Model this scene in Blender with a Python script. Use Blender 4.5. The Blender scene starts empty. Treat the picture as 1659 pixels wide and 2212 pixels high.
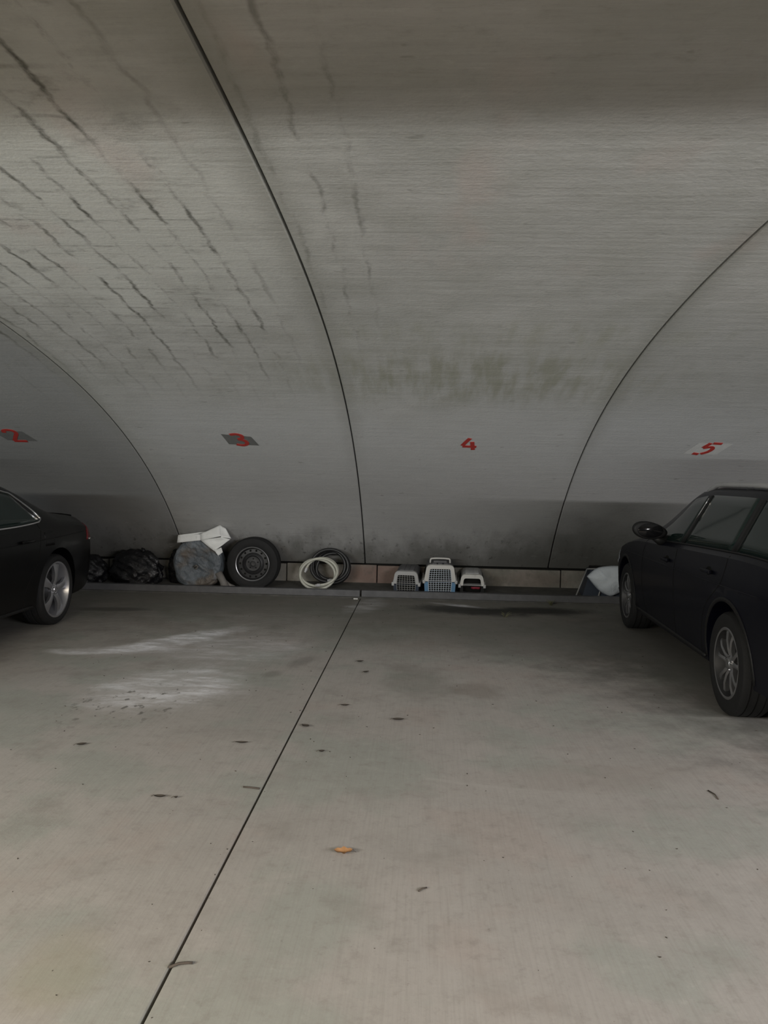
import bpy, bmesh, math, random
import numpy as np
from mathutils import Vector, Matrix
random.seed(7)
PI = math.pi
sc = bpy.context.scene
COL = sc.collection

# ------------------------------------------------------------------ camera
F_PX = 1662.0
cam_d = bpy.data.cameras.new('camera'); cam = bpy.data.objects.new('camera', cam_d); COL.objects.link(cam)
cam_d.sensor_fit = 'VERTICAL'; cam_d.sensor_height = 24.0; cam_d.lens = 24.0 * F_PX / 2212.0
cam_d.clip_start = 0.05; cam_d.clip_end = 200
rt = Vector((0.9985536, 0.05001059, 0.01973944)); up = Vector((-0.02195098, 0.04406521, 0.99878747)); fw = Vector((-0.04908013, 0.99777613, -0.04509925))
cam.matrix_world = Matrix(((rt.x, up.x, -fw.x, 0), (rt.y, up.y, -fw.y, 0), (rt.z, up.z, -fw.z, 1.5), (0, 0, 0, 1)))
sc.camera = cam

# ------------------------------------------------------------------ light
sc.view_settings.view_transform = 'Standard'; sc.view_settings.look = 'None'
sc.view_settings.gamma = 1.0; sc.view_settings.use_curve_mapping = False
sc.view_settings.exposure = -0.33
world = bpy.data.worlds.new('overcast_sky'); sc.world = world; world.use_nodes = True
wb = world.node_tree.nodes['Background']; wb.inputs[0].default_value = (0.92, 0.96, 1.0, 1); wb.inputs[1].default_value = 0.05
def area(name, loc, direction, sx, sy, watts, col, spread=180):
    l = bpy.data.lights.new(name, 'AREA'); l.shape = 'RECTANGLE'; l.size = sx; l.size_y = sy; l.energy = watts; l.color = col
    l.spread = math.radians(spread)
    o = bpy.data.objects.new(name, l); COL.objects.link(o); o.location = loc
    d = Vector(direction).normalized(); z = -d; x = Vector((1, 0, 0)); y = z.cross(x).normalized(); x = y.cross(z)
    o.matrix_world = Matrix(((x.x, y.x, z.x, loc[0]), (x.y, y.y, z.y, loc[1]), (x.z, y.z, z.z, loc[2]), (0, 0, 0, 1)))
    return o
area('wall_fill_left', (-5.5, -1.25, 2.07), (0, 1, -.15), 3.0, .07, 230, (0.86, 0.98, 1.06))  # added strip light in place of entrance daylight, fills the left wall
area('wall_fill_right', (4.6, -1.25, 2.07), (0, 1, -.15), 4.6, .07, 540, (1.0, 0.98, 0.98))  # added strip light in place of entrance daylight, fills the right wall
area('floor_fill', (-3.5, -1.25, 2.06), (0, .32, -.95), 4.5, .3, 440, (1.0, 0.87, 0.66))  # added warm fill over the near floor, no fixture behind it
area('vault_uplight_fill', (0.0, -12.0, 0.06), (0, 0.1, 1), 7.0, 0.5, 10500, (0.95, 1.0, 0.98))  # added upward panel standing in for sunlit ground, brightens the upper vault

# ------------------------------------------------------------------ material helpers
class NT:
    def __init__(s, name):
        s.m = bpy.data.materials.new(name); s.m.use_nodes = True; s.t = s.m.node_tree; s.n = s.t.nodes; s.l = s.t.links
        s.b = s.n['Principled BSDF']
    def new(s, typ, **kw):
        n = s.n.new(typ)
        for k, v in kw.items(): setattr(n, k, v)
        return n
    def put(s, sock, v):
        if hasattr(v, 'is_linked') or isinstance(v, bpy.types.NodeSocket): s.l.new(v, sock)
        elif isinstance(v, (tuple, list)) and len(v) == 3 and sock.type == 'RGBA': sock.default_value = (*v, 1)
        else: sock.default_value = v
    def math(s, op, a, b=0.0, c=None, clamp=False):
        n = s.new('ShaderNodeMath', operation=op, use_clamp=clamp); s.put(n.inputs[0], a); s.put(n.inputs[1], b)
        if c is not None: s.put(n.inputs[2], c)
        return n.outputs[0]
    def mul(s, a, b): return s.math('MULTIPLY', a, b)
    def add(s, a, b): return s.math('ADD', a, b)
    def sub(s, a, b): return s.math('SUBTRACT', a, b)
    def noise(s, vec, scale, detail=4, rough=.55, dist=0.0, out=0):
        n = s.new('ShaderNodeTexNoise'); s.put(n.inputs['Vector'], vec); n.inputs['Scale'].default_value = scale
        n.inputs['Detail'].default_value = detail; n.inputs['Roughness'].default_value = rough; n.inputs['Distortion'].default_value = dist
        return n.outputs[out]
    def vmap(s, vec, scale=(1, 1, 1), loc=(0, 0, 0), rot=0.0):
        n = s.new('ShaderNodeMapping'); s.put(n.inputs[0], vec); n.inputs['Location'].default_value = loc
        n.inputs['Rotation'].default_value = (0, 0, rot); n.inputs['Scale'].default_value = scale
        return n.outputs[0]
    def ramp(s, v, a, b, c0=0.0, c1=1.0):   # smooth map range
        n = s.new('ShaderNodeMapRange'); n.interpolation_type = 'SMOOTHSTEP'; s.put(n.inputs[0], v)
        n.inputs[1].default_value = a; n.inputs[2].default_value = b; n.inputs[3].default_value = c0; n.inputs[4].default_value = c1
        return n.outputs[0]
    def mix(s, f, a, b, mode='MIX'):
        n = s.new('ShaderNodeMix', data_type='RGBA', blend_type=mode); s.put(n.inputs[0], f); s.put(n.inputs[6], a); s.put(n.inputs[7], b)
        return n.outputs[2]
    def sep(s, v):
        n = s.new('ShaderNodeSeparateXYZ'); s.put(n.inputs[0], v); return n.outputs
    def coord(s, which='Object'): return s.new('ShaderNodeTexCoord').outputs[which]
    def bump(s, h, strength=.3, dist=.01):
        n = s.new('ShaderNodeBump'); s.put(n.inputs['Height'], h); n.inputs['Strength'].default_value = strength; n.inputs['Distance'].default_value = dist
        s.l.new(n.outputs[0], s.b.inputs['Normal'])
    def blob(s, x, y, cx, cy, rx, ry, rot=0.0, soft=.6, warp=None, wa=0.0):
        dx = s.sub(x, cx); dy = s.sub(y, cy)
        c, sn = math.cos(rot), math.sin(rot)
        a = s.mul(s.add(s.mul(dx, c), s.mul(dy, sn)), 1 / rx); b = s.mul(s.add(s.mul(dx, -sn), s.mul(dy, c)), 1 / ry)
        r = s.math('SQRT', s.add(s.mul(a, a), s.mul(b, b)))
        if warp is not None: r = s.add(r, s.mul(s.sub(warp, .5), wa))
        return s.ramp(r, 1.0 + soft * .5, 1.0 - soft * .5)
    def fin(s, col=None, rough=None, metal=None, spec=None):
        if col is not None: s.put(s.b.inputs['Base Color'], col)
        if rough is not None: s.put(s.b.inputs['Roughness'], rough)
        if metal is not None: s.put(s.b.inputs['Metallic'], metal)
        if spec is not None: s.put(s.b.inputs['Specular IOR Level'], spec)
        return s.m
def simple(name, col, rough=.5, metal=0.0, spec=.5, var=.15, scale=6, bump=0.0, bscale=60, coat=0.0):
    t = NT(name); v = t.coord('Object'); n = t.noise(v, scale, 4)
    c = t.mix(n, tuple(x * (1 - var) for x in col), tuple(min(1, x * (1 + var)) for x in col))
    if bump: t.bump(t.noise(v, bscale, 3), bump, .004)
    if coat: t.b.inputs['Coat Weight'].default_value = coat; t.b.inputs['Coat Roughness'].default_value = .05
    return t.fin(c, rough, metal, spec)

JX, BW = -0.7326, 2.3953          # joint between bays 3 and 4, bay width

def vault_material():
    t = NT('vault_concrete'); uv = t.coord('UV'); xs = t.sep(uv); X, S = xs[0], xs[1]
    big = t.noise(uv, .55, 5, .6); mid = t.noise(uv, 2.3, 5, .6); fine = t.noise(uv, 38, 3, .6)
    board = t.noise(t.vmap(uv, (1.2, 17, 1)), 1.0, 4, .6)
    grain = t.noise(t.vmap(uv, (6, 60, 1)), 1.0, 3, .6)
    c = t.mix(t.ramp(big, .3, .7), (.285, .283, .268), (.345, .338, .322))
    c = t.mix(t.mul(t.ramp(mid, .38, .72), .45), c, (.235, .233, .208))
    mott = t.noise(t.vmap(uv, (5, 8, 1), (2, 6, 0)), 1.6, 6, .72)
    c = t.mix(t.mul(t.ramp(mott, .52, .74), .42), c, (.18, .178, .16))
    c = t.mix(t.mul(t.ramp(mott, .44, .26), .30), c, (.43, .425, .41))
    c = t.mix(t.mul(t.ramp(board, .42, .75), .22), c, (.22, .218, .20))
    c = t.mix(t.mul(t.ramp(board, .55, .3), .12), c, (.42, .415, .40))
    c = t.mix(t.mul(t.ramp(grain, .45, .8), .22), c, (.19, .187, .172))
    c = t.mix(t.mul(t.ramp(fine, .5, .8), .18), c, (.2, .2, .185))
    pale = t.mul(t.blob(X, S, -2.0, 6.9, 1.25, 1.6, 0, .9, mid, 1.2), .55)  # pale blotches at upper left, brightened further to imitate stronger light
    c = t.mix(pale, c, (.47, .47, .44))
    c = t.mix(t.mul(t.ramp(X, -3.11, -3.14), .8), c, (.19, .19, .187))  # far left bay darkened in the colour to stand in for weaker light
    c = t.mix(t.mul(t.ramp(X, JX + BW - .01, JX + BW + .01), t.mul(t.ramp(S, 6.5, 4.0), .35)), c, (.22, .22, .217))  # right bay: darker panel tone plus shade painted into the colour
    lw = t.mul(t.mul(t.ramp(t.add(S, t.mul(t.sub(big, .5), 2.0)), 4.2, 2.6), t.ramp(X, -3.6, -2.4)), .55)  # lower wall lightened in the colour to make up for missing light
    c = t.mix(lw, c, (.43, .432, .438))
    # rusty pink blush
    pk = t.mul(t.ramp(t.noise(t.vmap(uv, (1, .5, 1), (7, 3, 0)), 2.0, 3, .5), .56, .72), .35)
    c = t.mix(t.mul(pk, t.ramp(S, 5.4, 6.6)), c, (.36, .29, .265))
    # reinforcement stains running along the vault (left bay, upper part)
    wob = t.noise(t.vmap(uv, (1.6, 2.2, 1)), 1.6, 4, .65)
    px = t.math('PINGPONG', t.add(t.mul(X, 1.0), t.mul(t.sub(wob, .5), .12)), .085)
    line = t.ramp(px, .022, .002)
    brk = t.ramp(t.noise(t.vmap(uv, (4.6, 1.5, 1), (3, 1, 0)), 1.0, 6, .74), .41, .64)
    reg = t.mul(t.ramp(X, JX - .1, JX - .55), t.mul(t.ramp(S, 3.2, 5.4), t.ramp(X, -4.6, -3.4)))
    reg2 = t.blob(X, S, JX + .22, 7.0, .25, 2.0, 0, .8)
    c = t.mix(t.mul(t.mul(line, brk), t.math('MAXIMUM', reg, t.mul(reg2, .6))), c, (.075, .073, .062))
    blot = t.ramp(t.noise(t.vmap(uv, (2.2, 3.2, 1), (9, 4, 0)), 1.5, 6, .7), .53, .75)
    c = t.mix(t.mul(t.mul(blot, .75), reg), c, (.14, .138, .122))
    ph = t.math('PINGPONG', t.add(S, t.mul(t.sub(wob, .5), .10)), .17)
    c = t.mix(t.mul(t.mul(t.ramp(ph, .02, .004), brk), t.mul(reg, .4)), c, (.10, .10, .085))
    # short dark tick marks over the whole surface
    tk = t.ramp(t.noise(t.vmap(uv, (7, 16, 1), (1, 8, 0)), 1.0, 2, .5), .69, .76)
    c = t.mix(t.mul(tk, .35), c, (.11, .11, .095))
    # algae band with drips in bay 4
    drip = t.noise(t.vmap(uv, (9, 1.3, 1)), 1.0, 4, .6)
    band = t.mul(t.blob(X, S, .45, 4.1, 1.5, .55, 0, 1.1), t.ramp(t.add(drip, t.mul(mid, .35)), .5, .86))
    c = t.mix(t.mul(band, .6), c, (.175, .174, .125))
    band2 = t.mul(t.blob(X, S, .7, 5.0, 1.5, .22, 0, 1.0), t.ramp(drip, .42, .7))
    c = t.mix(t.mul(band2, .4), c, (.21, .21, .16))
    # joint run-off either side of the joints
    jd = t.math('PINGPONG', t.sub(X, JX - 10 * BW), BW / 2)
    c = t.mix(t.mul(t.mul(t.ramp(t.add(jd, t.mul(t.sub(mid, .5), .25)), .17, .0), t.ramp(S, 1.0, 4.5)), .5), c, (.19, .187, .165))
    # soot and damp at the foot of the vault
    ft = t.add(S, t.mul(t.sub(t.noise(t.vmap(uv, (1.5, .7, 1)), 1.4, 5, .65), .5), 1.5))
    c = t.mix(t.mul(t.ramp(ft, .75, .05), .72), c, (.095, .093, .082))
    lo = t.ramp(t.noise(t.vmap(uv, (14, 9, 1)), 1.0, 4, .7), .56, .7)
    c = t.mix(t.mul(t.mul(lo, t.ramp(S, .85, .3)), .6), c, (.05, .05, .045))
    c = t.mix(t.mul(t.blob(X, S, 2.1, .2, .9, .75, 0, 1.0, mid, 1.2), .6), c, (.10, .10, .09))  # some soot plus the estate car's cast shadow, painted into the colour
    # pale scuffs
    sf = t.ramp(t.noise(t.vmap(uv, (2.4, 9, 1), (5, 5, 0), .12), 1.4, 5, .7), .63, .75)
    c = t.mix(t.mul(t.mul(sf, .4), t.ramp(S, 3.2, 1.6)), c, (.46, .46, .45))
    t.bump(t.add(t.mul(board, .6), t.add(t.mul(fine, .4), t.mul(mid, .8))), .35, .012)
    return t.fin(c, .88, 0, .25)

def floor_material():
    t = NT('floor_concrete'); v = t.coord('Object'); xs = t.sep(v); X, Y = xs[0], xs[1]
    big = t.noise(v, .7, 5, .6); mid = t.noise(v, 2.6, 5, .62); fine = t.noise(v, 55, 3, .6); w = t.noise(v, 3.2, 6, .7)
    brush = t.noise(t.vmap(v, (90, 3.0, 1), (0, 0, 0), -.12), 1.0, 3, .6)
    c = t.mix(t.ramp(big, .3, .7), (.365, .343, .322), (.425, .398, .376))
    hue = t.noise(t.vmap(v, (1, 1, 1), (11, 2, 0)), 1.1, 5, .6)
    c = t.mix(t.mul(t.ramp(hue, .48, .60), .60), c, (.318, .338, .305))
    c = t.mix(t.mul(t.ramp(hue, .44, .34), .50), c, (.395, .340, .312))
    pit = t.noise(v, 13, 6, .72)
    c = t.mix(t.mul(t.ramp(pit, .50, .72), .42), c, (.235, .215, .192))
    c = t.mix(t.mul(t.ramp(pit, .46, .28), .30), c, (.50, .475, .45))
    c = t.mix(t.mul(t.ramp(mid, .5, .8), .60), c, (.25, .232, .208))
    c = t.mix(t.mul(t.ramp(mid, .45, .2), .3), c, (.50, .475, .44))
    c = t.mix(t.mul(t.ramp(brush, .4, .75), .26), c, (.27, .25, .225))
    c = t.mix(t.mul(t.ramp(fine, .5, .8), .22), c, (.24, .225, .20))
    spk = t.ramp(t.noise(v, 34, 2, .5), .72, .78)
    c = t.mix(t.mul(spk, .3), c, (.13, .115, .10))
    # old dirt near the rail and small stains; wide patches by the cars are painted shade
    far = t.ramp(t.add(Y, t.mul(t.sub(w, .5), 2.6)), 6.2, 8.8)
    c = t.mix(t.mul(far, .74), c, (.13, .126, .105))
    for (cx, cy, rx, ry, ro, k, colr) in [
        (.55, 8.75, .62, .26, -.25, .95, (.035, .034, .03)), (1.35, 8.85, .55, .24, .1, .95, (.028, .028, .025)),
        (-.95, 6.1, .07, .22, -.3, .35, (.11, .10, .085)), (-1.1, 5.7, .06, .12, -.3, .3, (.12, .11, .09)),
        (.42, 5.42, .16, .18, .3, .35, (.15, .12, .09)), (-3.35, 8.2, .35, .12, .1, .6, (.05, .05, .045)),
        (.0, 5.6, .22, .40, .2, .35, (.16, .155, .13)), (2.9, 6.4, 1.5, 2.6, 0, .7, (.10, .098, .09)),  # the wide last patch paints the shade under the estate car
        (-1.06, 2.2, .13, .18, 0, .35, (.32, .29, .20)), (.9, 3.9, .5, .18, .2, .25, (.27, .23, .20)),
        (-4.4, 6.2, .9, 1.6, 0, .5, (.10, .095, .09)), (1.3, 7.2, .9, 1.1, 0, .4, (.11, .108, .095)), (-.1, 7.4, .8, .9, .3, .3, (.13, .125, .10))]:  # first two patches paint shade under the saloon and beside the estate
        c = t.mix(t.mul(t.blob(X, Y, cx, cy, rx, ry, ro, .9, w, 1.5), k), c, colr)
    # pale dried residue
    pal = t.ramp(t.noise(t.vmap(v, (2.0, 5.0, 1), (0, 0, 0), -.7), 1.6, 6, .72), .40, .68)
    for (cx, cy, rx, ry, ro, k) in [(-2.16, 6.78, .17, .62, -.62, 1.0), (-2.45, 6.35, .35, .14, .25, .8), (-1.75, 5.25, .42, .50, -.5, .75), (-2.85, 6.22, .22, .10, 0, .6),
                                    (-1.55, 6.5, .5, .55, -.5, .35), (.45, 9.1, .28, .07, -.45, .7), (-.62, 8.9, .18, .5, -.2, .3)]:
        c = t.mix(t.mul(t.mul(t.blob(X, Y, cx, cy, rx, ry, ro, 1.0, w, 1.1), t.add(t.mul(pal, .75), .25)), k), c, (.95, .95, 1.0))
    # small dark prints in the residue
    pr = t.ramp(t.noise(t.vmap(v, (9, 5, 1), (0, 0, 0), -.6), 1.6, 3, .6), .58, .66)
    c = t.mix(t.mul(pr, t.mul(t.blob(X, Y, -1.85, 4.85, .35, .48, -.5, .8), .8)), c, (.14, .135, .12))
    # scratch arc
    r1 = t.math('ABSOLUTE', t.sub(t.math('SQRT', t.add(t.math('POWER', t.sub(X, .9), 2.0), t.math('POWER', t.sub(Y, 6.6), 2.0))), 2.93))
    c = t.mix(t.mul(t.mul(t.ramp(r1, .03, .0), t.mul(t.ramp(X, -.6, -.1), t.ramp(X, 1.2, .7))), t.mul(t.mul(t.ramp(Y, 4.4, 4.1), t.ramp(mid, .42, .58)), .3)), c, (.50, .48, .455))
    t.bump(t.add(t.mul(fine, .5), t.add(t.mul(brush, .5), mid)), .25, .006)
    return t.fin(c, t.ramp(mid, .2, .8, .62, .85), 0, .35)

def footing_material():
    t = NT('footing_plaster'); v = t.coord('Object'); w = t.noise(v, 3.5, 6, .7)
    X = t.sep(v)[0]
    c = t.mix(t.ramp(w, .35, .65), (.27, .255, .225), (.19, .18, .155))
    red = t.math('MAXIMUM', t.blob(X, t.sep(v)[2], -.45, .20, .62, .17, 0, .9, w, 1.6), t.mul(t.blob(X, t.sep(v)[2], 1.5, .2, .45, .1, 0, .9, w, 1.6), .35))
    c = t.mix(t.mul(red, .65), c, (.20, .115, .095))
    c = t.mix(t.mul(t.ramp(t.noise(v, 9, 5, .7), .5, .7), .5), c, (.12, .11, .095))
    c = t.mix(t.mul(t.ramp(X, -1.6, -2.3), .55), c, (.12, .118, .11))
    t.bump(t.noise(v, 25, 5, .7), .5, .01)
    return t.fin(c, .9, 0, .2)

M = {}
M['vault'] = vault_material(); M['floor'] = floor_material(); M['footing'] = footing_material()
M['dark'] = simple('dark_joint_and_shade', (.012, .012, .011), .95, spec=.1)
M['ledge'] = simple('damp_asphalt', (.085, .083, .076), .9, spec=.25, var=.5, scale=7, bump=.5, bscale=45)
M['rail'] = simple('galvanised_rail', (.115, .115, .12), .65, .35, var=.35, scale=14, bump=.15)
M['conc'] = simple('plain_concrete', (.30, .295, .28), .9, spec=.2, var=.2, scale=2)
M['yard'] = simple('yard_asphalt', (.16, .155, .15), .9, spec=.2)
M['red_paint'] = simple('red_stencil_paint', (.33, .030, .024), .6, var=.35, scale=35)
M['grey_paint'] = simple('dark_overpaint', (.115, .115, .11), .8, var=.2, scale=20)
M['pale_paint'] = simple('pale_overpaint', (.44, .44, .43), .8, var=.15, scale=20)
M['car_blue'] = simple('dark_blue_car_paint', (.0035, .004, .0085), .38, 0, .16, var=.1, coat=.10)
M['car_black'] = simple('black_car_paint', (.003, .003, .0035), .32, 0, .18, var=.1, coat=.1)
M['glass'] = simple('tinted_car_glass', (.010, .020, .018), .06, 0, .5, var=.2)
M['mirror_dark'] = simple('dark_mirror', (.008, .008, .009), .12, 0, .4)
M['plastic'] = simple('black_plastic', (.009, .009, .0095), .55, 0, .35, bump=.1)
M['rubber'] = simple('tyre_rubber', (.014, .014, .0145), .75, 0, .3, var=.25, scale=20, bump=.25, bscale=90)
M['chrome'] = simple('chrome_trim', (.62, .63, .65), .22, 1.0)
M['satin'] = simple('satin_aluminium', (.44, .44, .45), .45, .2)
M['alloy'] = simple('silver_alloy', (.55, .55, .58), .33, .85)
M['alloy_dark'] = simple('grey_alloy', (.34, .34, .35), .36, .85)
M['lamp_red'] = simple('red_tail_lamp', (.16, .008, .012), .15, 0, .5)
M['lamp_clear'] = simple('headlamp_lens', (.25, .26, .28), .12, .3)
M['steel_rim'] = simple('painted_steel_rim', (.040, .040, .042), .5, .5, var=.35, scale=25)
M['bag_grey'] = None; M['bag_black'] = None
def film(name, col, rough, wr, scale, sheen=.5, tr=0.0, var=.3):
    t = NT(name); v = t.coord('Object'); n = t.noise(v, scale, 6, .65, .6); k = t.noise(v, scale * .35, 3)
    c = t.mix(k, tuple(x * (1 - var) for x in col), tuple(min(1, x * (1 + var)) for x in col)); t.bump(n, wr, .03)
    return t.fin(c, rough, 0, sheen)
M['bag_grey'] = film('grey_plastic_film', (.125, .145, .165), .38, .9, 11, .55)
def dusty(m):
    t = m.node_tree; b = t.nodes['Principled BSDF']; src = b.inputs['Base Color'].links[0].from_socket
    n = t.nodes.new('ShaderNodeTexNoise'); n.inputs['Scale'].default_value = 4.5; n.inputs['Detail'].default_value = 4
    tc = t.nodes.new('ShaderNodeTexCoord'); t.links.new(tc.outputs['Object'], n.inputs['Vector'])
    mr = t.nodes.new('ShaderNodeMapRange'); mr.inputs[1].default_value = .46; mr.inputs[2].default_value = .62; t.links.new(n.outputs[0], mr.inputs[0])
    mx = t.nodes.new('ShaderNodeMix'); mx.data_type = 'RGBA'; t.links.new(mr.outputs[0], mx.inputs[0]); t.links.new(src, mx.inputs[6]); mx.inputs[7].default_value = (.115, .098, .082, 1)
    t.links.new(mx.outputs[2], b.inputs['Base Color'])
dusty(M['bag_grey'])
M['bag_dust'] = film('dusty_plastic_film', (.16, .15, .14), .6, .4, 10, .4)
M['bag_black'] = film('black_bin_liner', (.006, .006, .0075), .20, .85, 11, .6)
M['sack'] = film('woven_white_sack', (.74, .75, .74), .65, .25, 30, .3, var=.1)
M['bag_white'] = film('white_plastic_bag', (.66, .71, .76), .45, .55, 8, .5, var=.08)
M['hose_white'] = simple('cream_hose', (.46, .46, .40), .45, var=.2, scale=12)
M['hose_black'] = simple('black_hose', (.016, .016, .017), .45, var=.2)
M['shell_white'] = simple('off_white_plastic', (.60, .59, .56), .45, var=.12, scale=8)
M['shell_grey'] = simple('light_grey_plastic', (.40, .40, .40), .5, var=.15, scale=8)
M['shell_dark'] = simple('dark_grey_plastic', (.11, .11, .115), .5, var=.2, scale=8)
M['tub_blue'] = simple('blue_plastic', (.115, .235, .38), .45, var=.15, scale=8)
M['tub_navy'] = simple('navy_plastic', (.03, .04, .06), .45, var=.2)
M['wire'] = simple('pale_wire', (.55, .60, .66), .5, .0)
M['wire_dim'] = simple('dull_wire', (.27, .27, .265), .5, .0)
M['red_cloth'] = simple('red_cloth', (.28, .03, .05), .8)
M['leaf_orange'] = simple('dry_orange_leaf', (.40, .21, .09), .7, var=.4, scale=60)
M['leaf_brown'] = simple('dark_brown_leaf', (.055, .045, .036), .8, var=.4, scale=60)
M['twig'] = simple('dark_twig', (.075, .06, .048), .8, var=.3)
M['grass'] = simple('dry_weed', (.13, .13, .07), .8, var=.3)
M['pale_metal'] = simple('pale_metal_clip', (.55, .55, .53), .45, .3)

# ------------------------------------------------------------------ mesh helpers
def link(name, me, mat=None, parent=None):
    o = bpy.data.objects.new(name, me); COL.objects.link(o)
    if mat is not None and len(me.materials) == 0: me.materials.append(M[mat] if isinstance(mat, str) else mat)
    if parent is not None: o.parent = parent
    return o
def mesh(name, V, Fs, mat=None, parent=None, smooth=False, recalc=True):
    me = bpy.data.meshes.new(name); me.from_pydata([tuple(v) for v in V], [], Fs)
    if recalc:
        bm = bmesh.new(); bm.from_mesh(me); bmesh.ops.recalc_face_normals(bm, faces=bm.faces); bm.to_mesh(me); bm.free()
    if smooth: me.shade_smooth()
    me.update()
    return link(name, me, mat, parent)
class G:                       # geometry collector
    def __init__(s): s.V = []; s.F = []
    def add(s, V, Fs):
        k = len(s.V); s.V += [tuple(v) for v in V]; s.F += [tuple(i + k for i in f) for f in Fs]; return s
    def box(s, a, b, bev=0.0, mtx=None):
        bm = bmesh.new(); bmesh.ops.create_cube(bm, size=1)
        for v in bm.verts: v.co = Vector([(a[i] + b[i]) / 2 + v.co[i] * (b[i] - a[i]) for i in range(3)])
        if bev: bmesh.ops.bevel(bm, geom=bm.edges[:], offset=bev, segments=2, affect='EDGES', profile=.5)
        if mtx is not None: bm.transform(mtx)
        bm.verts.index_update(); s.add([v.co[:] for v in bm.verts], [[v.index for v in f.verts] for f in bm.faces]); bm.free(); return s
    def tube(s, pts, r, n=8, closed=False, cap=True):
        P = [Vector(p) for p in pts]; m = len(P); rr = r if hasattr(r, '__len__') else [r] * m
        T = []
        for i in range(m):
            a = P[(i - 1) % m] if (closed or i > 0) else P[i]; b = P[(i + 1) % m] if (closed or i < m - 1) else P[i]
            T.append((b - a).normalized())
        nrm = T[0].orthogonal().normalized(); V = []; Fs = []
        for i in range(m):
            nrm = (nrm - T[i] * nrm.dot(T[i])).normalized(); bi = T[i].cross(nrm)
            for k in range(n):
                a = 2 * PI * k / n; V.append(P[i] + (nrm * math.cos(a) + bi * math.sin(a)) * rr[i])
        for i in range(m if closed else m - 1):
            for k in range(n):
                Fs.append((i * n + k, i * n + (k + 1) % n, ((i + 1) % m) * n + (k + 1) % n, ((i + 1) % m) * n + k))
        if cap and not closed: Fs += [tuple(range(n - 1, -1, -1)), tuple(range((m - 1) * n, m * n))]
        return s.add(V, Fs)
    def lathe_y(s, prof, n=48, closed=False, c=(0, 0, 0), cap=True):   # profile (r, y) revolved about Y
        V = []; Fs = []; m = len(prof)
        for k in range(n):
            a = 2 * PI * k / n
            for (r, y) in prof: V.append((c[0] + r * math.cos(a), c[1] + y, c[2] + r * math.sin(a)))
        for k in range(n):
            for i in range(m if closed else m - 1):
                j = (i + 1) % m; Fs.append((k * m + i, k * m + j, ((k + 1) % n) * m + j, ((k + 1) % n) * m + i))
        if not closed and cap:
            if prof[0][0] > 1e-6: Fs.append(tuple(k * m for k in range(n)))
            if prof[-1][0] > 1e-6: Fs.append(tuple(k * m + m - 1 for k in range(n)))
        return s.add(V, Fs)
    def prism(s, poly, d0, d1, ax='y'):     # polygon in the other two axes, extruded along ax
        n = len(poly); V = []
        for d in (d0, d1):
            for (a, b) in poly: V.append({'y': (a, d, b), 'x': (d, a, b), 'z': (a, b, d)}[ax])
        Fs = [tuple(range(n)), tuple(range(2 * n - 1, n - 1, -1))] + [(i, (i + 1) % n, n + (i + 1) % n, n + i) for i in range(n)]
        return s.add(V, Fs)
    def build(s, name, mat, parent=None, smooth=False, weld=False):
        o = mesh(name, s.V, s.F, mat, parent, smooth)
        if smooth == 'auto':
            o.data.shade_smooth(); bm = bmesh.new(); bm.from_mesh(o.data)
            for e in bm.edges:
                if len(e.link_faces) == 2 and e.calc_face_angle(0) > .6: e.smooth = False
            bm.to_mesh(o.data); bm.free()
        return o
def empty(name, loc=(0, 0, 0), rz=0.0, rot=None):
    o = bpy.data.objects.new(name, None); COL.objects.link(o); o.location = loc
    o.rotation_euler = rot if rot else (0, 0, rz); o.empty_display_size = .1; return o
def tag(o, label, cat, group=None):
    o['label'] = label; o['category'] = cat
    if group: o['group'] = group
    return o
def struct(o, label=None, cat=None):
    o['kind'] = 'structure'
    if label: o['label'] = label
    if cat: o['category'] = cat
    return o
def instance(o, parent, loc=(0, 0, 0), rot=(0, 0, 0)):
    c = o.copy(); COL.objects.link(c); c.parent = parent; c.location = loc; c.rotation_euler = rot; return c

# ------------------------------------------------------------------ structure: vault
YC, AA, ZC, BB, EX, T0 = 1.88225, 9.39316, -3.34693, 6.18886, 2.466104, .561183
def vp_t(t):
    c, s_ = math.cos(t), math.sin(t)
    return (YC + AA * math.copysign(abs(c) ** (2 / EX), c), ZC + BB * abs(s_) ** (2 / EX))
YEND = -1.6
dense = [vp_t(T0 + (2.2 - T0) * i / 3000) for i in range(3001)]
arc = [0.0]
for a, b in zip(dense[:-1], dense[1:]): arc.append(arc[-1] + math.hypot(b[0] - a[0], b[1] - a[1]))
arc = np.array(arc); dY = np.array([d[0] for d in dense]); dZ = np.array([d[1] for d in dense])
SEND = float(np.interp(-YEND, -dY, arc))
def vault_at(s_, off=0.0):
    y, z = float(np.interp(s_, arc, dY)), float(np.interp(s_, arc, dZ))
    y2, z2 = float(np.interp(s_ + .02, arc, dY)), float(np.interp(s_ + .02, arc, dZ)); y1, z1 = float(np.interp(s_ - .02, arc, dY)), float(np.interp(s_ - .02, arc, dZ))
    ty, tz = y2 - y1, z2 - z1; L = math.hypot(ty, tz) or 1
    return y - tz / L * off, z + ty / L * off      # off > 0 : into the room
ceil = struct(empty('ceiling'), 'grey barrel vault of curved concrete panels', 'vault')
NS = 64; TH = .16; GAP = .0065
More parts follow.
